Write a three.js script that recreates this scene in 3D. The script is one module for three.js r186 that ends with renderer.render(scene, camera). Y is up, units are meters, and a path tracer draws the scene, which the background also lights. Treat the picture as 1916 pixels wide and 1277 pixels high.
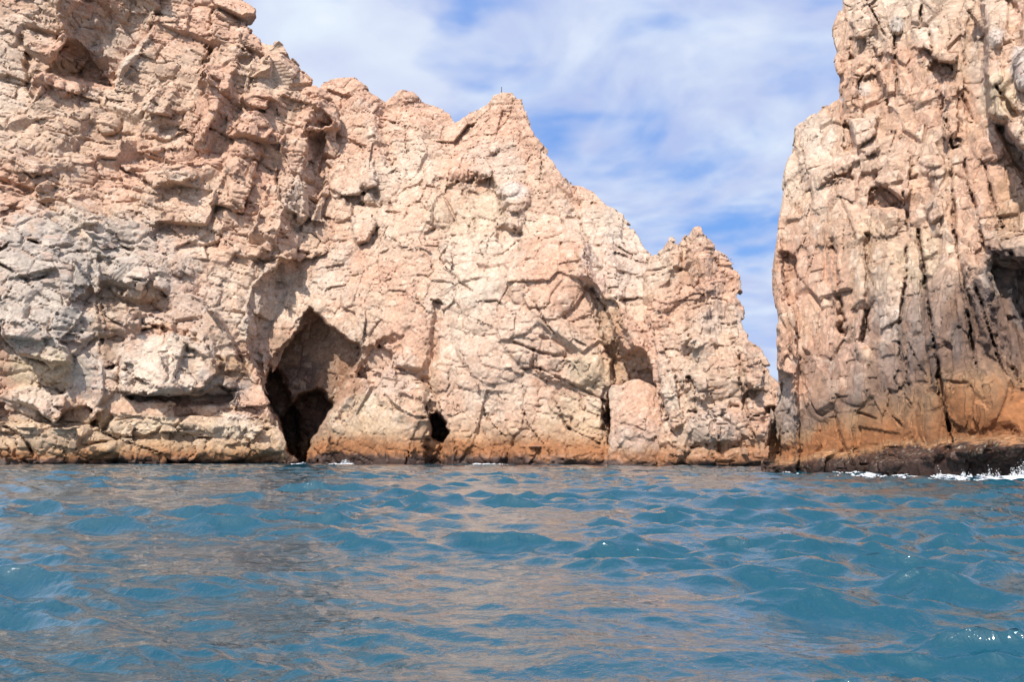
import * as THREE from 'three';
import { mergeGeometries } from 'three/addons/utils/BufferGeometryUtils.js';

// ---------------------------------------------------------------- camera, sky, sun, exposure
const W0 = 1916, H0 = 1277, FOC = 1394, EYE = 2.0, PITCH = Math.atan(210 / FOC);
const scene = new THREE.Scene();
const camera = new THREE.PerspectiveCamera(2 * Math.atan(H0 / 2 / FOC) * 180 / Math.PI, W0 / H0, 0.1, 6000);
camera.position.set(0, EYE, 0);
camera.rotation.x = PITCH;
scene.add(camera);
const renderer = new THREE.WebGLRenderer({ antialias: true });
renderer.toneMapping = THREE.LinearToneMapping;
renderer.toneMappingExposure = 1.40;
renderer.shadowMap.enabled = true;

const SUN_EL = 47 * Math.PI / 180, SUN_AZ = 27 * Math.PI / 180;      // behind the camera, to its left
const sunDir = new THREE.Vector3(-Math.sin(SUN_AZ) * Math.cos(SUN_EL), Math.sin(SUN_EL), Math.cos(SUN_AZ) * Math.cos(SUN_EL));
const sun = new THREE.DirectionalLight(new THREE.Color(1.0, 0.94, 0.86), 3.9);
sun.position.copy(sunDir).multiplyScalar(300).add(new THREE.Vector3(0, 20, -110));
sun.target.position.set(0, 20, -110);
sun.castShadow = true;
sun.shadow.mapSize.set(4096, 4096);
Object.assign(sun.shadow.camera, { left: -140, right: 140, top: 120, bottom: -120, near: 10, far: 700 });
scene.add(sun, sun.target);

// ---------------------------------------------------------------- noise
function rng(seed) { let s = seed >>> 0; return () => { s = (s + 0x6d2b79f5) | 0; let t = Math.imul(s ^ (s >>> 15), 1 | s); t = (t + Math.imul(t ^ (t >>> 7), 61 | t)) ^ t; return ((t ^ (t >>> 14)) >>> 0) / 4294967296; }; }
const TAB = 65536, RND = new Float32Array(TAB);
{ const r = rng(77); for (let i = 0; i < TAB; i++) RND[i] = r(); }
const hash3 = (x, y, z, s) => { let h = Math.imul(x, 0x27d4eb2d) ^ Math.imul(y, 0x165667b1) ^ Math.imul(z, 0x5bd1e995) ^ Math.imul(s, 0x3c6ef372); h ^= h >>> 15; h = Math.imul(h, 0x2c1b3c6d); h ^= h >>> 13; return h >>> 0; };
const rnd = (h) => RND[h & 65535];
const PERM = new Uint8Array(1024);
{ const r = rng(5), p = Array.from({ length: 256 }, (_, i) => i); for (let i = 255; i > 0; i--) { const j = Math.floor(r() * (i + 1)); [p[i], p[j]] = [p[j], p[i]]; } for (let i = 0; i < 1024; i++) PERM[i] = p[i & 255]; }
function vnoise(x, y, z, s) {                                          // value noise, -1 to 1
  const ix = Math.floor(x), iy = Math.floor(y), iz = Math.floor(z);
  let fx = x - ix, fy = y - iy, fz = z - iz;
  fx = fx * fx * (3 - 2 * fx); fy = fy * fy * (3 - 2 * fy); fz = fz * fz * (3 - 2 * fz);
  const X = (ix + s * 37) & 255, Y = iy & 255, Z = iz & 255, A = PERM[X] + Y, B = PERM[X + 1] + Y, AA = PERM[A] + Z, AB = PERM[A + 1] + Z, BA = PERM[B] + Z, BB = PERM[B + 1] + Z;
  const a = PERM[AA], b = PERM[BA], c = PERM[AB], d = PERM[BB], e = PERM[AA + 1], f = PERM[BA + 1], h = PERM[AB + 1], i = PERM[BB + 1];
  const p = a + (b - a) * fx, q = c + (d - c) * fx, r = e + (f - e) * fx, t = h + (i - h) * fx;
  const u = p + (q - p) * fy, v = r + (t - r) * fy;
  return (u + (v - u) * fz) * (2 / 255) - 1;
}
function fbm(x, y, z, s, n = 4) { let a = 0.5, t = 0; for (let i = 0; i < n; i++) { t += a * vnoise(x, y, z, s + i); x *= 2.03; y *= 2.03; z *= 2.03; a *= 0.5; } return t; }
const clamp = (x, a, b) => x < a ? a : x > b ? b : x;
const smooth = (a, b, x) => { const t = clamp((x - a) / (b - a), 0, 1); return t * t * (3 - 2 * t); };
const lerp = (a, b, t) => a + (b - a) * t;

// ---------------------------------------------------------------- sky
function makeSky() {
  const w = 3072, h = 1536, data = new Float32Array(w * h * 4);
  // gaps of blue in the cloud sheet and one taller white cloud: [azimuth to the right, elevation, half widths, strength], degrees
  const gaps = [[-4.5, 33, 5.5, 1.6, 1.0], [-4.2, 27.8, 5, 1.3, 0.9], [-7, 29.2, 3, 1.0, 0.4], [4, 25.6, 5, 1.1, 0.5], [-5, 24.5, 4, 1.2, 0.75], [3, 23, 3, 1.5, 0.55], [22, 26, 5, 2.2, 0.5], [12, 21, 6, 1.6, 0.45], [20, 20.5, 4, 1.6, 0.4], [14, 16, 5, 1.4, 0.25], [24, 30, 4, 1, .35], [-2, 30, 3, 0.7, .3]];
  const heaps = [[-15, 29, 7, 4.0, 1.3], [-11, 26, 5, 3.2, 0.8], [-9, 31, 3, 1.6, 0.6], [5, 22.6, 2.5, 1.3, 0.4]];
  const R = 180 / Math.PI;
  for (let y = 0; y < h; y++) {
    const v = (y + 0.5) / h, el = (v - 0.5) * Math.PI, dy = Math.sin(el), cy = Math.cos(el);
    for (let x = 0; x < w; x++) {
      const o = (y * w + x) * 4;
      data[o + 3] = 1;
      if (el < -0.02) { data[o] = 0.10; data[o + 1] = 0.16; data[o + 2] = 0.22; continue; }
      const th = ((x + 0.5) / w - 0.5) * 2 * Math.PI, dx = Math.cos(th) * cy, dz = Math.sin(th) * cy;
      const az = Math.atan2(dx, -dz) * R, e = el * R, k = 1 / (Math.max(dy, 0) + 0.16), X = dx * k, Z = dz * k;
      const wx = fbm(X * 1.1, 3, Z * 1.1, 5, 3), wz = fbm(X * 1.1, 9, Z * 1.1, 6, 3);
      let c = 0.86 + 0.75 * fbm(X * 1.3 + wx, 1, Z * 2.4 + wz, 11, 5) + 0.6 * fbm(X * 5 + wx * 2, 5, Z * 8 + wz * 2, 17, 5) + 0.6 * (0.28 - Math.abs(fbm(X * 9 + wx * 4, 5, Z * 13 + wz * 4, 27, 5)));
      if (Math.abs(az) < 45) {
        const ez = e + 2.2 * fbm(az * 0.2, e * 0.5, 0, 41, 4), ea = az + 4 * fbm(az * 0.15, e * 0.4, 4, 43, 4);
        for (const [a, b, ra, rb, s] of gaps) { const q = ((ea - a) / ra) ** 2 + ((ez - b) / rb) ** 2; if (q < 9) c -= s * 0.9 * Math.exp(-q); }
        for (const [a, b, ra, rb, s] of heaps) { const q = ((ea - a) / ra) ** 2 + ((ez - b) / rb) ** 2; if (q < 9) c += s * Math.exp(-q); }
      }
      const m = smooth(-0.05, 1.05, c), dense = smooth(0.75, 1.7, c);
      const up = smooth(0, 0.6, dy), hz = Math.exp(-dy * 5.5);
      const br = lerp(0.09, 0.075, up) + 0.30 * hz, bg = lerp(0.245, 0.215, up) + 0.32 * hz, bb = lerp(0.66, 0.60, up) + 0.12 * hz;
      const lit = 0.95 + 0.2 * fbm(X * 7 + wx * 3, 2, Z * 10 + wz * 3, 61, 5) * m;
      const cr = 0.41 + 0.14 * dense, cg = 0.49 + 0.12 * dense, cb = 0.69 + 0.04 * dense;
      const q = dx * sunDir.x + dy * sunDir.y + dz * sunDir.z, glow = 1.1 * Math.exp(-(1 - q) / 0.11);   // brighter air round the sun
      data[o] = lerp(br, cr * lit, m) + glow; data[o + 1] = lerp(bg, cg * lit, m) + glow * 0.97; data[o + 2] = 0.97 * lerp(bb, cb * (0.6 + 0.4 * lit), m) + glow * 0.92;
    }
  }
  const t = new THREE.DataTexture(data, w, h, THREE.RGBAFormat, THREE.FloatType);
  t.mapping = THREE.EquirectangularReflectionMapping; t.magFilter = THREE.LinearFilter; t.minFilter = THREE.LinearFilter; t.needsUpdate = true;
  return t;
}
scene.background = makeSky();
scene.environment = scene.background;

// ---------------------------------------------------------------- surveying: photo pixel (px, py) at ground distance w  <->  place in the world
const CP = Math.cos(PITCH), SP = Math.sin(PITCH);
function place(px, py, w) { const a = (px - W0 / 2) / FOC, b = (H0 / 2 - py) / FOC, zc = w / (CP - b * SP); return new THREE.Vector3(a * zc, EYE + zc * (SP + b * CP), -w); }

// ---------------------------------------------------------------- naming
const used = new Map();
function numbered(name) { const n = used.get(name) ?? 0; used.set(name, n + 1); return n ? `${name}_${String(n).padStart(3, '0')}` : name; }
function tag(o, label, category, group, kind) { o.userData.label = label; if (category) o.userData.category = category; if (group) o.userData.group = group; if (kind) o.userData.kind = kind; return o; }

// ---------------------------------------------------------------- rock: survey of each formation as relief drawn over its face
function solve(A, b) {
  const n = b.length;
  for (let i = 0; i < n; i++) {
    let p = i; for (let r = i + 1; r < n; r++) if (Math.abs(A[r][i]) > Math.abs(A[p][i])) p = r;
    [A[i], A[p]] = [A[p], A[i]]; [b[i], b[p]] = [b[p], b[i]];
    for (let r = i + 1; r < n; r++) { const f = A[r][i] / A[i][i]; if (f) { for (let c = i; c < n; c++) A[r][c] -= f * A[i][c]; b[r] -= f * b[i]; } }
  }
  for (let i = n - 1; i >= 0; i--) { for (let c = i + 1; c < n; c++) b[i] -= A[i][c] * b[c]; b[i] /= A[i][i]; }
  return b;
}
function spline(points) {                                              // thin plate through [x, y, value]
  const n = points.length, K = 1 / 300, U = (d2) => d2 > 1e-9 ? d2 * Math.log(d2) * 0.5 : 0;
  const A = [], b = [];
  for (let i = 0; i < n + 3; i++) { A.push(new Array(n + 3).fill(0)); b.push(0); }
  for (let i = 0; i < n; i++) {
    const [xi, yi, vi] = points[i]; b[i] = vi;
    for (let j = 0; j < n; j++) A[i][j] = U(((xi - points[j][0]) * K) ** 2 + ((yi - points[j][1]) * K) ** 2);
    A[i][i] += 0.02;
    A[i][n] = A[n][i] = 1; A[i][n + 1] = A[n + 1][i] = xi * K; A[i][n + 2] = A[n + 2][i] = yi * K;
  }
  const c = solve(A, b);
  return (x, y) => { let t = c[n] + c[n + 1] * x * K + c[n + 2] * y * K; for (let j = 0; j < n; j++) t += c[j] * U(((x - points[j][0]) * K) ** 2 + ((y - points[j][1]) * K) ** 2); return t; };
}
function polyDist(P, x, y) {                                           // signed distance to a closed polygon, negative inside
  let best = 1e18, inside = false;
  for (let i = 0, n = P.length, j = n - 1; i < n; j = i++) {
    const ax = P[j][0], ay = P[j][1], bx = P[i][0], by = P[i][1], dx = bx - ax, dy = by - ay;
    const t = clamp(((x - ax) * dx + (y - ay) * dy) / (dx * dx + dy * dy + 1e-9), 0, 1), ex = x - ax - t * dx, ey = y - ay - t * dy, d = ex * ex + ey * ey;
    if (d < best) best = d;
    if ((ay > y) !== (by > y) && x < (bx - ax) * (y - ay) / (by - ay) + ax) inside = !inside;
  }
  return inside ? -Math.sqrt(best) : Math.sqrt(best);
}
function lineDist(P, x, y) {                                           // [signed distance: + to the right of the direction of travel, share of the way]
  let best = 1e18, side = 1, at = 0;
  const n = P.length - 1;
  for (let i = 0; i < n; i++) {
    const ax = P[i][0], ay = P[i][1], dx = P[i + 1][0] - ax, dy = P[i + 1][1] - ay, t = clamp(((x - ax) * dx + (y - ay) * dy) / (dx * dx + dy * dy), 0, 1);
    const ex = x - ax - t * dx, ey = y - ay - t * dy, d = ex * ex + ey * ey;
    if (d < best) { best = d; side = dx * ey - dy * ex > 0 ? 1 : -1; at = (i + t) / n; }
  }
  return [side * Math.sqrt(best), at];
}
class Relief {
  constructor(x0, y0, x1, y1, depths, outline) {
    this.step = 2; this.x0 = x0; this.y0 = y0; this.nx = Math.ceil((x1 - x0) / 2) + 1; this.ny = Math.ceil((y1 - y0) / 2) + 1;
    const { nx, ny } = this, f = spline(depths);
    this.F = new Float32Array(nx * ny); this.D = new Float32Array(nx * ny); this.R = new Float32Array(nx * ny).fill(1);
    const c = 12, mx = Math.ceil(nx / c) + 2, my = Math.ceil(ny / c) + 2, A = new Float32Array(mx * my), B = new Float32Array(mx * my);
    for (let j = 0; j < my; j++) for (let i = 0; i < mx; i++) A[j * mx + i] = f(x0 + i * c * 2, y0 + j * c * 2);
    for (let j = 0; j < ny; j++) for (let i = 0; i < nx; i++) {
      const I = Math.floor(i / c), J = Math.floor(j / c), u = i / c - I, v = j / c - J, o = J * mx + I;
      this.F[j * nx + i] = (A[o] * (1 - u) + A[o + 1] * u) * (1 - v) + (A[o + mx] * (1 - u) + A[o + mx + 1] * u) * v;
      this.D[j * nx + i] = polyDist(outline, x0 + i * 2, y0 + j * 2);
    }
  }
  over(ax, ay, bx, by, fn) {
    const i0 = Math.max(0, Math.floor((ax - this.x0) / 2)), i1 = Math.min(this.nx - 1, Math.ceil((bx - this.x0) / 2)), j0 = Math.max(0, Math.floor((ay - this.y0) / 2)), j1 = Math.min(this.ny - 1, Math.ceil((by - this.y0) / 2));
    for (let j = j0; j <= j1; j++) for (let i = i0; i <= i1; i++) fn(j * this.nx + i, this.x0 + i * 2, this.y0 + j * 2);
  }
  box(P, m) { let a = 1e9, b = 1e9, c = -1e9, d = -1e9; for (const [x, y] of P) { a = Math.min(a, x); b = Math.min(b, y); c = Math.max(c, x); d = Math.max(d, y); } return [a - m, b - m, c + m, d + m]; }
  // a face inside a polygon: metres towards the sea at (cx, cy), and metres gained per pixel to the right and down
  face(P, z, gx = 0, gy = 0, soft = 3, ref) {
    const b = this.box(P, soft + 12), cx = ref ? ref[0] : (b[0] + b[2]) / 2, cy = ref ? ref[1] : (b[1] + b[3]) / 2;
    this.over(...b, (o, x, y) => {
      const wob = 3.2 * vnoise(x * 0.11, y * 0.11, 2, 71) + 2 * vnoise(x * 0.3, y * 0.3, 2, 72);
      const d = polyDist(P, x, y) + (soft < 9 ? wob : wob * 2), m = 1 - smooth(-soft, soft, d);
      if (m > 0) this.F[o] -= m * (z + gx * (x - cx) + gy * (y - cy));
    });
    return this;
  }
  // arete (z > 0) or gully (z < 0): triangular section with its own width on either side
  ridge(P, wl, wr, z, e0 = 1, e1 = 1) {
    this.over(...this.box(P, Math.max(wl, wr) + 10), (o, x, y) => {
      const q = 4 * vnoise(x * 0.07, y * 0.07, 5, 73) + 2 * vnoise(x * 0.2, y * 0.2, 5, 74);
      const [d, t] = lineDist(P, x + q, y), m = 1 - (d < 0 ? -d / wl : d / wr);
      if (m > 0) this.F[o] -= m * z * lerp(e0, e1, t);
    });
    return this;
  }
  crack(P, w, depth, lip = 0) {
    this.over(...this.box(P, w * 6 + 10), (o, x, y) => {
      const q = 3 * vnoise(x * 0.06, y * 0.06, 7, 75) + 1.6 * vnoise(x * 0.25, y * 0.25, 7, 76);
      const [d0, t] = lineDist(P, x + q, y + q * 0.6), d = Math.abs(d0), ww = w * (0.35 + 0.55 * Math.sin(Math.PI * clamp(t, 0.04, 0.96)) + 0.75 * vnoise(x * 0.06, y * 0.045, 8, 77));
      if (d < ww) this.F[o] += depth * (1 - (d / ww) ** 2);
      if (lip && d0 < 0 && d < ww * 5) this.F[o] -= lip * (1 - d / (ww * 5));
    });
    return this;
  }
  bump(cx, cy, rx, ry, z, rot = 0, pow = 0.5) {
    const m = Math.max(rx, ry), c = Math.cos(rot), s = Math.sin(rot);
    this.over(cx - m, cy - m, cx + m, cy + m, (o, x, y) => {
      const dx = x - cx, dy = y - cy, u = (dx * c + dy * s) / rx, v = (-dx * s + dy * c) / ry, q = u * u + v * v;
      if (q < 1) this.F[o] -= z * Math.pow(1 - q, pow);
    });
    return this;
  }
  rough(cx, cy, rx, ry, k) {                                            // how broken the surface is
    this.over(cx - rx * 2, cy - ry * 2, cx + rx * 2, cy + ry * 2, (o, x, y) => { const q = ((x - cx) / rx) ** 2 + ((y - cy) / ry) ** 2; this.R[o] = lerp(this.R[o], k, Math.exp(-q * 1.2)); });
    return this;
  }
  done() {
    const { nx, ny, F } = this, G = this.G = new Float32Array(nx * ny);
    for (let j = 0; j < ny; j++) for (let i = 0; i < nx; i++) {
      const o = j * nx + i, s = 2 * F[o] / FOC, a = (F[j * nx + Math.min(nx - 1, i + 1)] - F[j * nx + Math.max(0, i - 1)]) / (2 * s), b = (F[Math.min(ny - 1, j + 1) * nx + i] - F[Math.max(0, j - 1) * nx + i]) / (2 * s);
      G[o] = Math.max(0.3, 1 / Math.sqrt(1 + a * a + b * b));
    }
    const bx = this.bx = Math.ceil(nx / 4), by = this.by = Math.ceil(ny / 4);
    this.lo = new Float32Array(bx * by).fill(1e9); this.hi = new Float32Array(bx * by).fill(-1e9);
    for (let j = 0; j < ny; j++) for (let i = 0; i < nx; i++) { const o = (j >> 2) * bx + (i >> 2), v = F[j * nx + i]; if (v < this.lo[o]) this.lo[o] = v; if (v > this.hi[o]) this.hi[o] = v; }
    return this;
  }
  range(ax, ay, bx, by) {                                               // least and greatest depth over a rectangle of pixels
    const c = (v, m) => clamp(v, 0, m - 1), i0 = c(Math.floor((ax - this.x0) / 8), this.bx), i1 = c(Math.floor((bx - this.x0) / 8), this.bx), j0 = c(Math.floor((ay - this.y0) / 8), this.by), j1 = c(Math.floor((by - this.y0) / 8), this.by);
    let lo = 1e9, hi = -1e9;
    for (let j = j0; j <= j1; j++) for (let i = i0; i <= i1; i++) { const o = j * this.bx + i; if (this.lo[o] < lo) lo = this.lo[o]; if (this.hi[o] > hi) hi = this.hi[o]; }
    return [lo, hi];
  }
}
const S = { px: 0, py: 0, f: 0, w: 0, r: 0 };                            // what the last macro() call saw
function macro(rel, x, y, z, back) {
  const w = -z, zc = (y - EYE) * SP + w * CP, yc = (y - EYE) * CP - w * SP, px = W0 / 2 + FOC * x / zc, py = H0 / 2 - FOC * yc / zc;
  const u = clamp((px - rel.x0) / 2, 0, rel.nx - 1.001), v = clamp((py - rel.y0) / 2, 0, rel.ny - 1.001), i = Math.floor(u), j = Math.floor(v), o = j * rel.nx + i, p = o + rel.nx, a = u - i, b = v - j;
  const A = (1 - a) * (1 - b), B = a * (1 - b), C = (1 - a) * b, D = a * b;
  const F = rel.F[o] * A + rel.F[o + 1] * B + rel.F[p] * C + rel.F[p + 1] * D, G = rel.G[o] * A + rel.G[o + 1] * B + rel.G[p] * C + rel.G[p + 1] * D;
  const E = rel.D[o] * A + rel.D[o + 1] * B + rel.D[p] * C + rel.D[p + 1] * D;
  S.px = px; S.py = py; S.f = F; S.w = w; S.r = rel.R[o] * clamp(0.55 - E / 45, 0.55, 1);
  const front = (F - w) * G, t = Math.max(0, w - F - 1.2), out = (E * zc / FOC + back * t) / Math.sqrt(1 + back * back);
  S.back = out > front; return Math.max(front, out);
}

// ---------------------------------------------------------------- rock: fracture into blocks, three sizes
const V = { id: 0, id2: 0, e: 0, dx: 0, dy: 0, dz: 0, k: 0, t: 0, b: 0, n: 0 };
const JIT = 0.68;
function cells(x, y, z, s) {                                            // nearest of the eight jittered cells round a point, in cell units
  const ix = Math.floor(x - 0.5), iy = Math.floor(y - 0.5), iz = Math.floor(z - 0.5);
  let f1 = 1e9, f2 = 1e9, h1 = 0, h2 = 0, X = 0, Y = 0, Z = 0, X2 = 0, Y2 = 0, Z2 = 0;
  for (let k = 0; k < 8; k++) {
    const a = ix + (k & 1), b = iy + ((k >> 1) & 1), c = iz + (k >> 2), h = hash3(a, b, c, s);
    const dx = x - a - 0.5 - (RND[h & 65535] - 0.5) * JIT, dy = y - b - 0.5 - (RND[(h >>> 5) & 65535] - 0.5) * JIT, dz = z - c - 0.5 - (RND[(h >>> 11) & 65535] - 0.5) * JIT, d = dx * dx + dy * dy + dz * dz;
    if (d < f1) { f2 = f1; h2 = h1; X2 = X; Y2 = Y; Z2 = Z; f1 = d; h1 = h; X = dx; Y = dy; Z = dz; } else if (d < f2) { f2 = d; h2 = h; X2 = dx; Y2 = dy; Z2 = dz; }
  }
  V.id = h1; V.id2 = h2; V.dx = X; V.dy = Y; V.dz = Z;
  V.e = (f2 - f1) / (2 * Math.sqrt((X - X2) ** 2 + (Y - Y2) ** 2 + (Z - Z2) ** 2) + 1e-6);
}
function course(u, s) {                                                 // one course of uneven blocks: V.k which, V.t place from its middle, V.b distance to its edge
  let i = Math.floor(u), a = i + (RND[hash3(i, s, 3, 7) & 65535] - 0.5) * 0.7;
  if (u < a) { i--; a = i + (RND[hash3(i, s, 3, 7) & 65535] - 0.5) * 0.7; }
  let b = i + 1 + (RND[hash3(i + 1, s, 3, 7) & 65535] - 0.5) * 0.7;
  if (u >= b) { i++; a = b; b = i + 1 + (RND[hash3(i + 1, s, 3, 7) & 65535] - 0.5) * 0.7; }
  V.k = i; V.t = u - (a + b) / 2; V.b = Math.min(u - a, b - u); V.n = u - a < b - u ? i : i + 1;
}
function blocks(u, v, w, L, s) {                                        // jointed blocks: courses one above the other, broken along their length
  course(v / L[1], s); const j = V.k, dy = V.t, ey = V.b * L[1], ny = V.n, hj = hash3(j, s, 1, 9);
  course(u / L[0] + RND[hj & 65535] * 9, hj & 4095); const i = V.k, dx = V.t, ex = V.b * L[0], nx = V.n, hi = hash3(i, j, s, 11);
  course(w / L[2] + RND[hi & 65535] * 9, hi & 4095); const k = V.k, ez = V.b * L[2];
  V.dz = V.t; V.dx = dx; V.dy = dy; V.id = hash3(i, j, k, s + 13);
  const m = Math.min(L[0], L[1]);
  if (ey < ex) { V.e = Math.min(ey, ez) / m; V.id2 = V.id ^ hash3(ny, Math.floor(u / (L[0] * 2.3)), s, 17); } else { V.e = Math.min(ex, ez) / m; V.id2 = V.id ^ hash3(nx, j, s, 19); }
}
// levels: [cell size x, y, z, offset, tilt, crack depth, crack half width in metres, share of edges that crack, seed]
function fracture(st, x, y, z, rough, base = 0, rest = 1e9) {
  const wq = st.warp, wx = wq * vnoise(x * st.wf, y * st.wf, z * st.wf, 31), wy = wq * vnoise(x * st.wf + 9, y * st.wf, z * st.wf, 32), wz = wq * vnoise(x * st.wf, y * st.wf + 9, z * st.wf, 33);
  const w2 = wq * 0.35, f2 = st.wf * 3.7, vx = w2 * vnoise(x * f2, y * f2, z * f2, 34), vy = w2 * vnoise(x * f2, y * f2 + 5, z * f2, 35);
  const X = x + wx + vx, Y = y + wy + vy, Z = z + wz;
  const rx = X * st.c + Y * st.s, ry = -X * st.s + Y * st.c;
  let d = 0, first = 77;
  if (st.big) {
    const L = st.big; cells((x * st.c + y * st.s) / L[0], (-x * st.s + y * st.c) / L[1], z / L[2], L[5]);
    const h = V.id, m = Math.min(L[0], L[1]);
    d += (0.3 + 0.7 * Math.min(1, rough)) * (L[3] * (RND[(h >>> 3) & 65535] * 2 - 1) + L[4] * m * (V.dx * (RND[(h >>> 7) & 65535] * 2 - 1) + V.dy * (RND[(h >>> 9) & 65535] * 1.6 - 1)));
  }
  for (let l = 0; l < st.levels.length; l++) {
    const L = st.levels[l];
    if (L[9]) { const t = (RND[(first >>> 5) & 65535] - 0.5) * L[9]; blocks(rx + ry * t, ry - rx * t, Z, L, L[8]); } else cells(rx / L[0], ry / L[1], Z / L[2], L[8]);
    if (l === 0) first = V.id;
    const h = V.id, m = Math.min(L[0], L[1]), k = l === 0 ? 0.45 + 0.55 * rough : rough;
    d += k * (L[3] * (RND[(h >>> 3) & 65535] * 2 - 1) + L[4] * m * (V.dx * (RND[(h >>> 7) & 65535] * 2 - 1) + V.dy * (RND[(h >>> 9) & 65535] * 1.4 - 0.95) + V.dz * (RND[(h >>> 13) & 65535] - 0.5)));
    if (l === 0 && base - d > rest) return d;
    const pq = V.id ^ V.id2, pair = RND[(pq ^ (pq >>> 7)) & 65535];
    if (pair < L[7]) { const e = V.e * m, q = L[6] * (0.5 + pair / L[7]); if (e < q) d -= L[5] * (1 - (e / q) ** 2) * (0.35 + 0.65 * Math.min(1, rough)); }
  }
  if (!st.grain) return d;
  return d + rough * st.grain * fbm(x * st.gf, y * st.gf, z * st.gf, 51, 3);
}

// ---------------------------------------------------------------- rock: surface nets over the thin shell where the face lies
const tilt = new THREE.Vector3();
const Q = 1;
function meshRock(rel, st, lo, hi, cell, colorAt) {
  cell *= Q;
  const n = 8, size = n * cell, cx = Math.ceil((hi[0] - lo[0]) / size), cy = Math.ceil((hi[1] - lo[1]) / size), cz = Math.ceil((hi[2] - lo[2]) / size);
  const NX = cx * n + 2, NY = cy * n + 2, reach = size * 0.3 + st.reach, val = new Float32Array((n + 1) ** 3), m = n + 1;
  const at = new Map(), P = [], quads = [];
  const key = (i, j, k) => (k * NY + j) * NX + i;
  const CO = [0, 1, m, m + 1, m * m, m * m + 1, m * m + m, m * m + m + 1];
  const ED = [[0, 1], [2, 3], [4, 5], [6, 7], [0, 2], [1, 3], [4, 6], [5, 7], [0, 4], [1, 5], [2, 6], [3, 7]];
  const field = (x, y, z) => { const b = macro(rel, x, y, z, st.back); if (b > st.up || b < -st.reach) return b; return b - fracture(st, x, y, z, S.r, b, st.rest); };
  for (let K = 0; K < cz; K++) for (let J = 0; J < cy; J++) for (let I = 0; I < cx; I++) {
    const bx = lo[0] + I * size, by = lo[1] + J * size, bz = lo[2] + K * size;
    let low = 1e9, up = 0, ax = 1e9, ay = 1e9, bX = -1e9, bY = -1e9;
    for (let q = 0; q < 8; q++) { const v = macro(rel, bx + (q & 1) * size, by + ((q >> 1) & 1) * size, bz + (q >> 2) * size, st.back); low = Math.min(low, Math.abs(v)); if (v > 0) up++; ax = Math.min(ax, S.px); bX = Math.max(bX, S.px); ay = Math.min(ay, S.py); bY = Math.max(bY, S.py); }
    const c = macro(rel, bx + size / 2, by + size / 2, bz + size / 2, st.back);
    if (c > 0) up++;
    const sw = S.w, sf = S.f, sb = S.back, [rlo, rhi] = rel.range(ax, ay, bX, bY);
    if (-bz + st.reach < rlo) continue;
    if (((up === 0 || up === 9) && Math.min(low, Math.abs(c)) > reach && -bz - size - st.reach > rhi) || (sb && sw - Math.max(sf, rhi) > st.keep)) continue;
    if (S.px < st.view[0] || S.px > st.view[1] || S.py < -110 || S.py > 905) continue;
    let pos = false, neg = false;
    for (let k = 0, o = 0; k <= n; k++) for (let j = 0; j <= n; j++) for (let i = 0; i <= n; i++, o++) { const v = val[o] = field(bx + i * cell, by + j * cell, bz + k * cell); if (v < 0) neg = true; else pos = true; }
    if (!pos || !neg) continue;
    for (let k = 0; k <= n; k++) for (let j = 0; j <= n; j++) for (let i = 0; i <= n; i++) {
      const o = (k * m + j) * m + i, v0 = val[o];
      const gi = I * n + i + 1, gj = J * n + j + 1, gk = K * n + k + 1;
      if (i < n && j < n && k < n) {
        let mask = 0;
        for (let q = 0; q < 8; q++) if (val[o + CO[q]] < 0) mask |= 1 << q;
        if (mask !== 0 && mask !== 255) {
          let sx = 0, sy = 0, sz = 0, cnt = 0;
          for (const [a, b] of ED) {
            if (((mask >> a) & 1) === ((mask >> b) & 1)) continue;
            const va = val[o + CO[a]], vb = val[o + CO[b]], t = va / (va - vb);
            sx += (a & 1) + t * ((b & 1) - (a & 1)); sy += ((a >> 1) & 1) + t * (((b >> 1) & 1) - ((a >> 1) & 1)); sz += (a >> 2) + t * ((b >> 2) - (a >> 2)); cnt++;
          }
          at.set(key(gi, gj, gk), P.length / 3);
          P.push(bx + (i + sx / cnt) * cell, by + (j + sy / cnt) * cell, bz + (k + sz / cnt) * cell);
        }
      }
      if (i < n && j < n && k < n) {                                     // edges that this chunk owns
        const s0 = v0 < 0;
        if ((val[o + 1] < 0) !== s0) quads.push(s0 ? 1 : 0, key(gi, gj - 1, gk - 1), key(gi, gj, gk - 1), key(gi, gj, gk), key(gi, gj - 1, gk));
        if ((val[o + m] < 0) !== s0) quads.push(s0 ? 1 : 0, key(gi - 1, gj, gk - 1), key(gi - 1, gj, gk), key(gi, gj, gk), key(gi, gj, gk - 1));
        if ((val[o + m * m] < 0) !== s0) quads.push(s0 ? 1 : 0, key(gi - 1, gj - 1, gk), key(gi, gj - 1, gk), key(gi, gj, gk), key(gi - 1, gj, gk));
      }
    }
  }
  const nv = P.length / 3, pos = new Float32Array(P), nor = new Float32Array(nv * 3), tri = [];
  for (let q = 0; q < quads.length; q += 5) {
    const a = at.get(quads[q + 1]), b = at.get(quads[q + 2]), c = at.get(quads[q + 3]), d = at.get(quads[q + 4]);
    if (a === undefined || b === undefined || c === undefined || d === undefined) continue;
    if (quads[q]) tri.push(a, b, c, a, c, d); else tri.push(a, c, b, a, d, c);
  }
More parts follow.
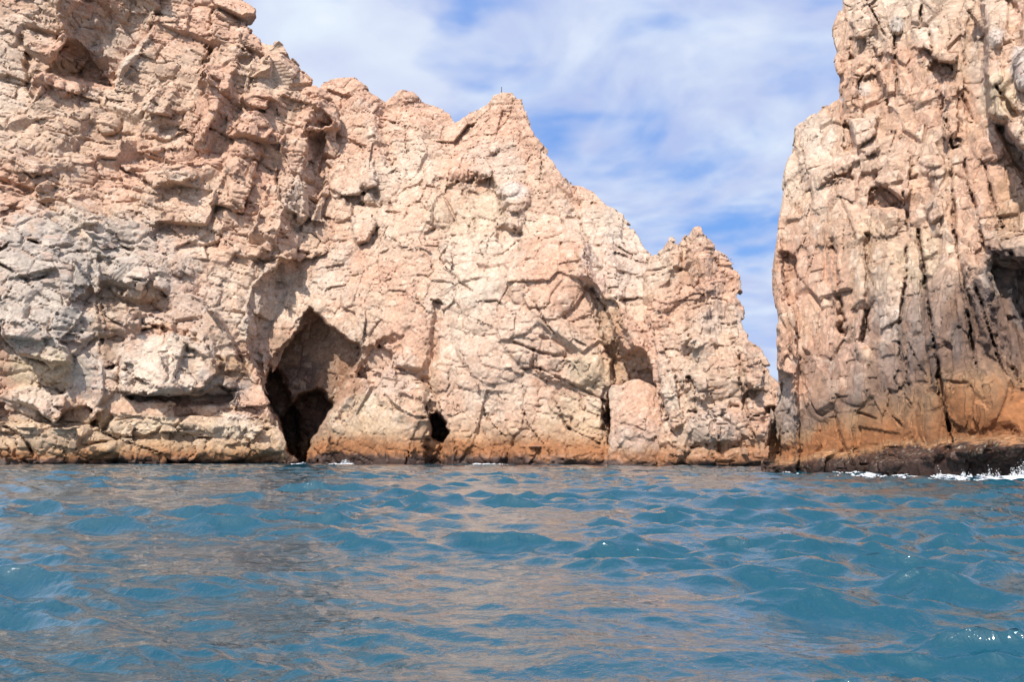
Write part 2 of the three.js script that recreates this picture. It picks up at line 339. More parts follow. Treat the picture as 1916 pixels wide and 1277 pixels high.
  for (let t = 0; t < tri.length; t += 3) {
    const a = tri[t] * 3, b = tri[t + 1] * 3, c = tri[t + 2] * 3;
    const ux = pos[b] - pos[a], uy = pos[b + 1] - pos[a + 1], uz = pos[b + 2] - pos[a + 2], vx = pos[c] - pos[a], vy = pos[c + 1] - pos[a + 1], vz = pos[c + 2] - pos[a + 2];
    const nx = uy * vz - uz * vy, ny = uz * vx - ux * vz, nz = ux * vy - uy * vx;
    for (const o of [a, b, c]) { nor[o] += nx; nor[o + 1] += ny; nor[o + 2] += nz; }
  }
  // colour, block and texture place of every vertex
  const col = new Float32Array(nv * 3), block = new Float64Array(nv), uv = new Float32Array(nv * 2), see = new Float32Array(nv * 2), rgb = [0, 0, 0], s1 = { ...st, levels: [st.levels[0]], grain: 0, big: null }, s2 = { ...st, grain: 0, big: null };
  for (let v = 0; v < nv; v++) {
    const o = v * 3, x = pos[o], y = pos[o + 1], z = pos[o + 2];
    const l = Math.hypot(nor[o], nor[o + 1], nor[o + 2]) || 1; nor[o] /= l; nor[o + 1] /= l; nor[o + 2] /= l;
    macro(rel, x, y, z, st.back);
    const px = S.px, py = S.py, behind = S.w - S.f;
    fracture(s2, x, y, z, 1); const id2 = V.id;
    fracture(s1, x, y, z, 1);
    block[v] = V.id;
    see[v * 2] = behind > 5 ? -1e5 : px; see[v * 2 + 1] = py;
    const part = colorAt(rgb, x, y, z, px, py, RND[(id2 >>> 4) & 65535], RND[(V.id >>> 6) & 65535], nor[o + 1]);
    if (part) block[v] = -part;
    col[o] = rgb[0]; col[o + 1] = rgb[1]; col[o + 2] = rgb[2];
    const ax = Math.abs(nor[o]), ay = Math.abs(nor[o + 1]), az = Math.abs(nor[o + 2]);
    if (az >= ax * 0.8 && az >= ay * 0.8) { uv[v * 2] = x / 9; uv[v * 2 + 1] = y / 9; } else if (ax > ay) { uv[v * 2] = z / 9; uv[v * 2 + 1] = y / 9; } else { uv[v * 2] = x / 9; uv[v * 2 + 1] = z / 9; }
  }
  return strip({ pos, nor, col, uv, tri, block, see });
}

function speckle(size, fn, srgb) {                                       // tileable noise texture
  const data = new Uint8Array(size * size * 4);
  for (let y = 0; y < size; y++) for (let x = 0; x < size; x++) { const o = (y * size + x) * 4, v = fn(x / size, y / size); data[o] = data[o + 1] = data[o + 2] = clamp(v, 0, 1) * 255; data[o + 3] = 255; }
  const t = new THREE.DataTexture(data, size, size); t.wrapS = t.wrapT = THREE.RepeatWrapping; t.magFilter = THREE.LinearFilter; t.needsUpdate = true;
  if (srgb) t.colorSpace = THREE.SRGBColorSpace;
  return t;
}
function tnoise(u, v, f, s) {                                            // periodic value noise, 0 to 1
  const x = u * f, y = v * f, ix = Math.floor(x), iy = Math.floor(y); let a = x - ix, b = y - iy; a = a * a * (3 - 2 * a); b = b * b * (3 - 2 * b);
  const g = (i, j) => RND[hash3((ix + i) % f, (iy + j) % f, f, s) & 65535];
  return (g(0, 0) * (1 - a) + g(1, 0) * a) * (1 - b) + (g(0, 1) * (1 - a) + g(1, 1) * a) * b;
}
function chips(u, v, f, s, out) {                                       // periodic cells in a plane: a tilted chip each, with its joint
  const x = u * f, y = v * f, ix = Math.floor(x), iy = Math.floor(y);
  let f1 = 9, f2 = 9, h1 = 0, X = 0, Y = 0, X2 = 0, Y2 = 0;
  for (let b = -1; b <= 1; b++) for (let a = -1; a <= 1; a++) {
    const h = hash3((ix + a + f) % f, (iy + b + f) % f, f, s), dx = x - ix - a - 0.5 - (RND[h & 65535] - 0.5) * 0.85, dy = y - iy - b - 0.5 - (RND[(h >>> 6) & 65535] - 0.5) * 0.85, d = dx * dx + dy * dy;
    if (d < f1) { f2 = f1; X2 = X; Y2 = Y; f1 = d; h1 = h; X = dx; Y = dy; } else if (d < f2) { f2 = d; X2 = dx; Y2 = dy; }
  }
  const e = (f2 - f1) / (2 * Math.hypot(X - X2, Y - Y2) + 1e-6), p = RND[(h1 >>> 9) & 65535];
  return (RND[(h1 >>> 3) & 65535] - 0.5) * 0.5 + X * (RND[(h1 >>> 7) & 65535] - 0.5) * 1.1 - Y * (RND[(h1 >>> 12) & 65535] - 0.15) * 1.1 - (e < 0.07 ? 0.5 * (1 - e / 0.07) * p : 0);
}
const rockBump = speckle(1536, (u0, v0) => {
  const u = u0 + 0.012 * (tnoise(u0, v0, 9, 55) - 0.5) + 0.006 * (tnoise(u0, v0, 31, 56) - 0.5), v = v0 + 0.012 * (tnoise(u0, v0, 9, 57) - 0.5) + 0.006 * (tnoise(u0, v0, 31, 58) - 0.5), k = 0.35 + 0.9 * tnoise(u0, v0, 5, 59);
  return 0.5 + 0.30 * k * chips(u, v, 10, 61) + 0.16 * k * chips(u, v, 24, 62) + 0.07 * chips(u, v, 61, 63) + 0.05 * (tnoise(u, v, 120, 64) - 0.5);
});
const rockMap = speckle(1024, (u, v) => { let t = 0, a = 0.5; for (let f = 24, i = 0; i < 5; i++, f *= 2, a *= 0.7) t += a * (tnoise(u, v, f, 80 + i) - 0.5); return 0.9 + t * 0.32; }, true);
const rockMat = new THREE.MeshStandardMaterial({ name: 'rock', flatShading: true, vertexColors: true, roughness: 0.95, bumpMap: rockBump, bumpScale: 0.1, map: rockMap });
const wetMat = new THREE.MeshStandardMaterial({ name: 'wet_rock', flatShading: true, vertexColors: true, roughness: 0.62, bumpMap: rockBump, bumpScale: 0.14, map: rockMap });

// leaves out what neither the shore side nor the sun can see: inner faces of cracks and the far slopes
function strip(g) {
  const nv = g.pos.length / 3, keep = new Uint8Array(g.tri.length / 3), views = [];
  for (const [ex, ey] of [[0, EYE], [-9, EYE], [9, EYE], [0, 7]]) {
    const u = new Float32Array(nv * 3);
    for (let v = 0; v < nv; v++) { const x = g.pos[v * 3] - ex, y = g.pos[v * 3 + 1] - ey, w = -g.pos[v * 3 + 2], zc = y * SP + w * CP; u[v * 3] = x / zc * FOC / 2.4 + 520; u[v * 3 + 1] = -(y * CP - w * SP) / zc * FOC / 2.4 + 360; u[v * 3 + 2] = zc; }
    views.push([u, 1300, 640, 2.5]);
  }
  const sx = new THREE.Vector3(0, 1, 0).cross(sunDir).normalize(), sy = sunDir.clone().cross(sx), u = new Float32Array(nv * 3);
  for (let v = 0; v < nv; v++) { const x = g.pos[v * 3], y = g.pos[v * 3 + 1], z = g.pos[v * 3 + 2]; u[v * 3] = (x * sx.x + z * sx.z) * 3 + 700; u[v * 3 + 1] = (x * sy.x + y * sy.y + z * sy.z) * 3 + 100; u[v * 3 + 2] = -(x * sunDir.x + y * sunDir.y + z * sunDir.z) + 900; }
  views.push([u, 1300, 900, 0.9]);
  for (const [p, W, H, slack] of views) {
    const zb = new Float32Array(W * H).fill(1e9), T = g.tri;
    for (let t = 0; t < T.length; t += 3) {
      const a = T[t] * 3, b = T[t + 1] * 3, c = T[t + 2] * 3, i = Math.round((p[a] + p[b] + p[c]) / 3), j = Math.round((p[a + 1] + p[b + 1] + p[c + 1]) / 3);
      if (i < 0 || j < 0 || i >= W || j >= H) continue;
      const o = j * W + i, d = Math.max(p[a + 2], p[b + 2], p[c + 2]); if (d < zb[o]) zb[o] = d;
    }
    const far = new Float32Array(W * H);
    for (let j = 0; j < H; j++) for (let i = 0; i < W; i++) { let m = 0; for (let b = Math.max(0, j - 1); b <= Math.min(H - 1, j + 1); b++) for (let a = Math.max(0, i - 1); a <= Math.min(W - 1, i + 1); a++) { const v = zb[b * W + a]; if (v > m && v < 1e8) m = v; } far[j * W + i] = m; }
    for (let t = 0; t < T.length; t += 3) {
      const a = T[t] * 3, b = T[t + 1] * 3, c = T[t + 2] * 3, i = Math.round((p[a] + p[b] + p[c]) / 3), j = Math.round((p[a + 1] + p[b + 1] + p[c + 1]) / 3);
      if (i < 0 || j < 0 || i >= W || j >= H) continue;
      if (Math.min(p[a + 2], p[b + 2], p[c + 2]) < far[j * W + i] + slack) keep[t / 3] = 1;
    }
  }
  const up = new Int32Array(nv).map((_, i) => i), find = (a) => { while (up[a] !== a) a = up[a] = up[up[a]]; return a; }, size = new Int32Array(nv);
  for (let t = 0; t < g.tri.length; t += 3) { const a = find(g.tri[t]); up[find(g.tri[t + 1])] = a; up[find(g.tri[t + 2])] = find(a); }
  for (let t = 0; t < g.tri.length; t += 3) size[find(g.tri[t])]++;
  for (let t = 0; t < keep.length; t++) if (size[find(g.tri[t * 3])] < 2500) keep[t] = 0;
  let n = 0; for (let t = 0; t < keep.length; t++) if (keep[t]) { for (let c = 0; c < 3; c++) g.tri[n * 3 + c] = g.tri[t * 3 + c]; n++; }
  g.tri.length = n * 3;
  return g;
}

// splits the surface along its block joints: each block a part, small or hidden rest in one part
function buildRock(root, g, names, most = 290, least = 130) {
  const nt = g.tri.length / 3, owner = new Float64Array(nt), area = new Map();
  for (let t = 0; t < nt; t++) {
    const a = g.tri[t * 3], b = g.tri[t * 3 + 1], c = g.tri[t * 3 + 2];
    const k = g.block[a] === g.block[b] || g.block[a] === g.block[c] ? g.block[a] : g.block[b];
    owner[t] = k;
    const ax = g.see[a * 2], bx = g.see[b * 2], cx = g.see[c * 2];
    if (ax > 0 && ax < W0 && bx > 0 && cx > 0) {
      const ay = g.see[a * 2 + 1], by = g.see[b * 2 + 1], cy = g.see[c * 2 + 1];
      if (ay > 0 && ay < H0) area.set(k, (area.get(k) ?? 0) + Math.abs((bx - ax) * (cy - ay) - (cx - ax) * (by - ay)) / 2);
    }
  }
  const big = new Set([...area].filter(([k, a]) => k > 0 && a > least).sort((p, q) => q[1] - p[1]).slice(0, most).map(([k]) => k));
  const lists = new Map();
  for (let t = 0; t < nt; t++) {
    const k = owner[t] < 0 || big.has(owner[t]) ? owner[t] : 0;
    let l = lists.get(k); if (!l) lists.set(k, l = []);
    l.push(t);
  }
  const local = new Int32Array(g.pos.length / 3);
  const up = new Int32Array(g.pos.length / 3).map((_, i) => i), find = (a) => { while (up[a] !== a) a = up[a] = up[up[a]]; return a; };
  for (const [k, ts] of [...lists]) {                                     // a block is one piece: its crumbs go with the rest
    if (k <= 0) continue;
    for (const t of ts) for (let c = 0; c < 3; c++) up[g.tri[t * 3 + c]] = g.tri[t * 3 + c];
    for (const t of ts) { const a = find(g.tri[t * 3]); up[find(g.tri[t * 3 + 1])] = a; up[find(g.tri[t * 3 + 2])] = find(a); }
    const n = new Map(); for (const t of ts) { const a = find(g.tri[t * 3]); n.set(a, (n.get(a) ?? 0) + 1); }
    if (n.size < 2) continue;
    const main = [...n].sort((p, q) => q[1] - p[1])[0][0];
    lists.set(k, ts.filter((t) => find(g.tri[t * 3]) === main));
    if (!lists.has(0)) lists.set(0, []);
    for (const t of ts) if (find(g.tri[t * 3]) !== main) lists.get(0).push(t);
  }
  for (const [k, ts] of [...lists].sort((p, q) => q[1].length - p[1].length)) {
    const idx = new Uint32Array(ts.length * 3), vs = [];
    ts.forEach((t, i) => { for (let c = 0; c < 3; c++) { const v = g.tri[t * 3 + c]; if (!local[v]) { vs.push(v); local[v] = vs.length; } idx[i * 3 + c] = local[v] - 1; } });
    const p = new Float32Array(vs.length * 3), n = new Float32Array(vs.length * 3), c = new Float32Array(vs.length * 3), u = new Float32Array(vs.length * 2);
    vs.forEach((v, i) => { for (let q = 0; q < 3; q++) { p[i * 3 + q] = g.pos[v * 3 + q] - root.position.getComponent(q); n[i * 3 + q] = g.nor[v * 3 + q]; c[i * 3 + q] = g.col[v * 3 + q]; } u[i * 2] = g.uv[v * 2]; u[i * 2 + 1] = g.uv[v * 2 + 1]; local[v] = 0; });
    const geo = new THREE.BufferGeometry();
    geo.setAttribute('position', new THREE.BufferAttribute(p, 3)); geo.setAttribute('normal', new THREE.BufferAttribute(n, 3)); geo.setAttribute('color', new THREE.BufferAttribute(c, 3)); geo.setAttribute('uv', new THREE.BufferAttribute(u, 2));
    geo.setIndex(new THREE.BufferAttribute(idx, 1));
    const special = k < 0 ? names[-k] : null;
    const mesh = new THREE.Mesh(geo, special?.wet ? wetMat : rockMat);
    mesh.name = numbered(special ? special.name : k === 0 ? 'rock_face' : 'rock_block');
    if (special?.label) mesh.userData.label = special.label;
    if (k === 0 || special) mesh.userData.kind = 'stuff';
    mesh.castShadow = mesh.receiveShadow = true;
    root.add(mesh);
  }
}
function thing(name, p, label, category, group) {
  const o = new THREE.Group(); o.name = numbered(name); o.position.copy(p); tag(o, label, category, group); scene.add(o); return o;
}

// ---------------------------------------------------------------- rock colours (reflectance, linear)
const TAN = [0.62, 0.43, 0.295], PINK = [0.61, 0.36, 0.245], PALE = [0.65, 0.52, 0.41], GREY = [0.53, 0.455, 0.385], OCHRE = [0.42, 0.245, 0.12], RUST = [0.34, 0.125, 0.04], CREAM = [0.60, 0.47, 0.31], STAIN_AND_SHADE = [0.115, 0.085, 0.075], DARK = [0.04, 0.019, 0.014], WHITE = [0.66, 0.60, 0.55], LILAC = [0.44, 0.37, 0.32];  // stain tone doubles as painted shade inside the caves and the boulder slot
const mixIn = (rgb, c, t) => { for (let i = 0; i < 3; i++) rgb[i] = lerp(rgb[i], c[i], t); };
// patches: [px, py, half width, half height, colour, strength]
function painter(patches, base, tide) {
  return (rgb, x, y, z, px, py, h2, h1) => {
    const n1 = fbm(x * 0.09, y * 0.09, z * 0.09, 91, 4), n2 = fbm(x * 0.5, y * 0.35, z * 0.5, 95, 4), n3 = fbm(x * 1.9, y * 1.9, z * 1.9, 99, 3);
    for (let i = 0; i < 3; i++) rgb[i] = base[i];
    mixIn(rgb, PINK, clamp(0.36 + n1 * 1.6 + n2 * 0.5, 0, 0.85)); mixIn(rgb, PALE, clamp(0.1 - n1 * 1.2 + n2 * 0.5, 0, 0.6));
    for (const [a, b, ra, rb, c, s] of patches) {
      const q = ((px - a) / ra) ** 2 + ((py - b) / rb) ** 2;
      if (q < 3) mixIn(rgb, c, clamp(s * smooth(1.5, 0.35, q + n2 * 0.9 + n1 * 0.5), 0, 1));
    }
    mixIn(rgb, OCHRE, clamp((n2 - 0.22) * 1.1, 0, 0.35)); mixIn(rgb, PALE, clamp((h2 - 0.72) * 1.6, 0, 0.4)); mixIn(rgb, PINK, clamp((0.25 - h2) * 1.5, 0, 0.35));
    const k = 1 + 0.16 * (h2 - 0.5) + 0.1 * (h1 - 0.5) + 0.12 * n3 + 0.1 * n2;
    const part = tide(rgb, x, y, z, px, n1, n2, n3);
    for (let i = 0; i < 3; i++) rgb[i] = clamp(rgb[i] * k, 0.008, 0.85);
    return part;
  };
}

// ================================================================ 1. the great cliff on the left
const timing = []; let clock = Date.now();
const lap = (what) => { timing.push(what + ' ' + ((Date.now() - clock) / 1000).toFixed(1)); clock = Date.now(); };
{
  const r = new Relief(-140, -140, 720, 910, [
    [-150, 868, 138], [0, 868, 139], [250, 868, 141], [450, 868, 143], [560, 868, 146], [0, 600, 140], [250, 650, 141], [400, 600, 147], [-150, 600, 138], [0, 420, 143], [200, 420, 149], [400, 420, 154], [560, 420, 158],
    [0, 200, 152], [200, 200, 159], [400, 200, 160], [600, 200, 166], [-150, 200, 150], [0, 0, 158], [200, 0, 164], [420, 0, 166], [-150, -100, 158], [450, -120, 172], [700, 600, 154], [700, 300, 168], [700, 868, 150]],
  [[-300, 990], [-300, -300], [380, -300], [432, -60], [460, 0], [477, 47], [495, 81], [517, 88], [541, 114], [558, 128], [585, 145], [600, 164], [622, 215], [634, 280], [622, 340], [600, 400], [640, 440], [655, 505], [624, 560], [600, 596], [570, 606], [548, 638], [514, 682], [499, 704], [494, 735], [508, 766], [524, 790], [535, 835], [550, 866], [554, 990]]);
  // alcove under the summit, its floor and the columns beside it
  r.face([[111, 20], [125, -80], [290, -80], [300, 20], [283, 61], [256, 94], [229, 115], [212, 162], [199, 166], [165, 155], [118, 141], [88, 135], [128, 67]], -6, 0.012, -0.085, 4, [190, 60]);
  r.ridge([[75, -60], [112, 20], [128, 60], [100, 110], [82, 150]], 60, 14, 3.2); r.ridge([[180, 40], [205, 100], [212, 160]], 14, 10, 1.2); r.ridge([[296, -40], [290, 30], [262, 92], [225, 135]], 10, 70, 2.4);
  r.face([[48, 98], [64, 104], [60, 150], [50, 158], [46, 128]], -2.2); r.ridge([[40, 60], [66, 104], [60, 150]], 40, 8, 1.6);
  r.bump(125, 165, 26, 18, 1.6); r.bump(150, 160, 18, 18, 2); r.bump(147, 226, 22, 20, 1.8); r.bump(205, 232, 26, 24, 2); r.bump(85, 250, 40, 34, 1.6); r.bump(175, 205, 24, 18, 1.4);
  // spikes and slabs right of it
  r.ridge([[392, 155], [396, 190], [372, 258]], 40, 12, 3.4); r.ridge([[300, 165], [275, 205], [262, 250]], 30, 16, 2); r.ridge([[330, 160], [300, 215], [290, 265]], 22, 14, 1.6);
  r.face([[398, 80], [404, 84], [384, 130], [368, 140], [384, 104]], -2.4); r.ridge([[400, 30], [402, 80], [378, 140]], 46, 8, 1.6); r.ridge([[448, 60], [440, 100], [420, 160], [390, 250]], 44, 18, 2.2);
  r.face([[446, 186], [472, 176], [512, 186], [494, 204], [462, 198]], 2.0, 0, 0.03); r.face([[448, 192], [494, 206], [500, 212], [470, 208], [450, 200]], -1.4);
  r.ridge([[520, 90], [500, 140], [470, 230], [440, 330], [420, 420]], 60, 22, 2.4); r.ridge([[600, 165], [575, 235], [560, 330], [520, 420], [480, 480]], 60, 26, 3.2);
  r.face([[594, 204], [618, 216], [624, 236], [600, 240], [572, 236], [580, 216]], -0.6, -0.05, -0.06, 3, [580, 210]); r.face([[524, 165], [570, 178], [598, 190], [594, 198], [560, 192], [528, 176]], 1.6, 0, 0.04);
  r.face([[575, 240], [604, 246], [606, 340], [590, 400], [572, 425], [568, 340]], -1.5, -0.09, -0.005, 5, [568, 330]); r.face([[526, 388], [548, 392], [566, 428], [556, 436], [540, 420]], -2, -0.05, 0); r.bump(528, 408, 22, 28, 1.2);
  r.ridge([[0, 290], [60, 330], [130, 400], [230, 440], [330, 500]], 50, 20, 2.2); r.ridge([[140, 300], [250, 310], [330, 330], [420, 300]], 20, 46, 2.0); r.ridge([[-20, 330], [20, 345], [60, 362]], 8, 8, -2.2);
  r.bump(50, 335, 60, 34, 1.8); r.bump(300, 300, 80, 20, -1.6, -0.15); r.ridge([[250, 360], [330, 400], [420, 450], [470, 480]], 30, 18, 1.4);
  // long slabs that lean with the joints, and the proud edge of the grey buttress
  r.face([[405, 10], [468, 50], [440, 130], [384, 262], [338, 240], [372, 150]], 1.3, -0.012, 0.004, 3); r.face([[476, 90], [540, 125], [508, 240], [452, 400], [396, 380], [440, 250]], 1.5, -0.016, 0.003, 3); r.face([[558, 150], [600, 180], [560, 300], [508, 470], [462, 462], [520, 300]], 1.2, -0.02, 0, 3);
  r.face([[-80, 336], [20, 346], [140, 420], [300, 500], [414, 596], [462, 700], [420, 690], [300, 610], [150, 640], [-80, 620]], 1.7, 0.002, -0.003, 4); r.face([[230, 250], [330, 270], [372, 330], [290, 350], [220, 310]], 1.2, -0.01, 0.02, 3); r.face([[40, 250], [120, 262], [140, 310], [60, 330], [10, 290]], 1.3, -0.01, 0.02, 3);
  // grey lower buttresses
  r.bump(60, 520, 110, 130, 2.4); r.ridge([[140, 400], [190, 470], [196, 600], [190, 760]], 60, 26, 2.4); r.face([[186, 480], [230, 500], [240, 590], [224, 680], [196, 690], [186, 600]], -2.4, 0, 0, 8);
  r.bump(262, 520, 62, 52, 2.2); r.face([[222, 528], [262, 520], [312, 548], [318, 580], [280, 586], [236, 572]], -1.0, 0, -0.05, 4, [262, 520]);
  r.face([[-20, 612], [10, 620], [40, 664], [90, 678], [130, 682], [140, 720], [120, 742], [60, 742], [0, 734], [-40, 730]], -1.0, 0, -0.035, 4, [60, 660]); r.face([[0, 600], [60, 600], [125, 650], [134, 680], [88, 678], [36, 660], [4, 630]], 2.6, 0, 0.03, 3);
  r.face([[20, 735], [64, 720], [128, 738], [126, 766], [104, 790], [64, 762], [30, 752]], 3.0, -0.02, 0.035, 3); r.face([[-20, 750], [30, 754], [66, 766], [104, 792], [124, 768], [170, 760], [176, 800], [90, 800], [-20, 790]], -2.0, 0, -0.02, 5);
  // the white boulder over its dark slot
  r.face([[222, 733], [227, 664], [250, 604], [326, 622], [384, 650], [410, 694], [384, 724], [340, 738], [276, 742], [240, 734]], 2.6, 0.004, 0.022, 3); r.ridge([[326, 625], [300, 670], [292, 730]], 40, 26, 0.9); r.face([[236, 740], [300, 736], [378, 740], [412, 716], [440, 730], [440, 752], [360, 758], [300, 752], [246, 752]], -3.4, 0, -0.05, 3);
  r.bump(410, 722, 34, 20, 2.2); r.bump(396, 690, 30, 26, 1.2); r.face([[172, 768], [200, 760], [214, 780], [200, 800], [176, 800]], -4, 0, 0, 5); r.ridge([[240, 770], [330, 792], [440, 800]], 18, 22, 1.4); r.bump(330, 800, 130, 22, 1.8); r.bump(440, 800, 60, 34, 2.2); r.bump(470, 770, 50, 40, 1.6);
  r.bump(100, 830, 120, 40, 2); r.bump(330, 845, 190, 26, 2.6); r.crack([[170, 800], [230, 826], [310, 850]], 3, 1.4, 0.5); r.bump(500, 835, 50, 40, 2.2); r.crack([[0, 796], [40, 812], [70, 860]], 4, 2);
  // the overhang that roofs the sea cave
  r.face([[535, 483], [500, 510], [472, 539], [464, 581], [466, 648], [482, 690], [500, 735], [560, 760], [620, 640], [660, 600], [670, 507], [637, 462], [591, 485], [560, 492]], -0.6, -0.085, -0.045, 3, [478, 540]);
  r.ridge([[530, 478], [496, 508], [470, 540], [462, 585], [464, 650], [486, 700]], 34, 6, 1.6); r.bump(600, 490, 30, 26, 1.5); r.bump(640, 470, 26, 20, 1.5); r.bump(620, 520, 30, 40, 1.6, 0.3);
  r.ridge([[440, 560], [462, 650], [490, 720], [505, 790], [530, 850]], 40, 12, 1.4); r.rough(535, 790, 40, 80, 0.3); r.bump(465, 470, 34, 14, 2.2); r.face([[470, 486], [520, 482], [510, 494], [476, 496]], -1.6);
  const K = (P, w, d) => r.crack(P, w, d, d * 0.3);
  K([[0, 470], [20, 456], [56, 450], [110, 466], [120, 480]], 2.4, 1.4); K([[110, 480], [140, 470], [190, 474]], 2, 1); K([[0, 494], [30, 510], [50, 524], [90, 518]], 2.4, 1.2); K([[48, 524], [66, 545], [96, 566]], 2, 1); K([[28, 530], [10, 560], [-10, 566]], 2, 1); K([[140, 486], [162, 520], [186, 545]], 2.2, 1.2); K([[170, 490], [160, 520]], 2, .8);
  K([[300, 660], [310, 690], [345, 720]], 2.4, 1.2); K([[230, 690], [262, 712], [300, 726]], 2, 1); K([[320, 672], [350, 700], [370, 700]], 2, 1); K([[366, 628], [400, 664], [440, 690]], 3, 1.4); K([[250, 780], [330, 790], [360, 812]], 2.2, 1); K([[230, 800], [300, 812], [350, 806]], 2.2, 1); K([[520, 240], [522, 300], [516, 380]], 2.4, 1.5); K([[440, 290], [480, 300], [520, 330]], 2, 1.2);
  for (const [a, b, ra, rb, k] of [[60, 480, 110, 90, 0.35], [290, 680, 90, 60, 0.4], [60, 700, 90, 60, 0.5], [330, 840, 200, 30, 0.5], [540, 590, 90, 110, 0.22], [200, 70, 70, 60, 0.7], [280, 440, 160, 60, 1.2], [330, 240, 140, 90, 1.15], [380, 560, 90, 90, 1.1]]) r.rough(a, b, ra, rb, k);
  r.done();
  const a = -0.24, st = { back: 0.5, reach: 2.7, up: 2.1, rest: 0.85, keep: 9, view: [-70, 690], warp: 0.13, wf: 0.3, c: Math.cos(a), s: Math.sin(a), grain: 0.025, gf: 1.3, big: [11, 8, 10, 0.6, 0.34, 4], levels: [
    [6.0, 4.2, 5, 0.46, 0.24, 0.65, 0.22, 0.6, 1], [2.1, 1.15, 2.2, 0.21, 0.12, 0.42, 0.16, 0.5, 2, 0.5]] };
  const paint = painter([
    [60, 520, 170, 130, GREY, 0.75], [90, 480, 110, 60, LILAC, 0.4], [250, 480, 120, 70, GREY, 0.6], [150, 640, 120, 90, GREY, 0.6], [330, 570, 90, 60, GREY, 0.45], [310, 680, 100, 66, PALE, 0.8], [90, 700, 80, 40, CREAM, 0.8], [70, 750, 60, 30, PALE, 0.8], [420, 720, 50, 40, LILAC, 0.8], [160, 710, 40, 50, LILAC, 0.7], [440, 800, 46, 26, WHITE, 0.5],
    [200, 600, 26, 80, OCHRE, 0.5], [260, 560, 46, 30, OCHRE, 0.35], [430, 690, 40, 26, OCHRE, 0.7], [300, 610, 40, 12, OCHRE, 0.4], [520, 600, 70, 90, GREY, 0.55], [560, 360, 40, 70, GREY, 0.35], [200, 80, 80, 70, GREY, 0.4], [170, 90, 14, 40, LILAC, 0.6], [130, 130, 50, 20, OCHRE, 0.5], [385, 215, 22, 50, PINK, 0.6], [480, 330, 120, 160, PINK, 0.2], [420, 740, 40, 14, STAIN_AND_SHADE, 0.6], [300, 746, 60, 8, STAIN_AND_SHADE, 0.6], [160, 240, 140, 60, TAN, 0.5]], TAN,  // darkest two patches paint shade into the slot under the boulder
  (rgb, x, y, z, px, n1, n2, n3) => {
    const h = y - 1.2 * n2 - 0.6 * n3;
    mixIn(rgb, CREAM, smooth(10, 7.5, h) * 0.55); mixIn(rgb, OCHRE, smooth(6.4, 2.6, h + n1 * 4) * 0.8); mixIn(rgb, RUST, smooth(3.8, 1.4, h + n1 * 3 + n2 * 2) * 0.8); mixIn(rgb, DARK, smooth(1.6, 0.6, h + n1 * 1.5) * 0.92);
    return y < 1.35 + 0.5 * n2 ? 1 : 0;
  });
  const g = meshRock(r, st, [-165, -1.2, -182], [-30, 124, -126], 0.29, paint);
  lap('left ' + (g.tri.length / 3 | 0));
  const root = thing('sea_cliff', place(250, 868, 141), 'tallest tan cliff of broken blocks at the left, a shaded alcove near its top', 'cliff');
  buildRock(root, g, { 1: { name: 'tide_band', label: 'rust brown algae band along the waterline', wet: true } });
}

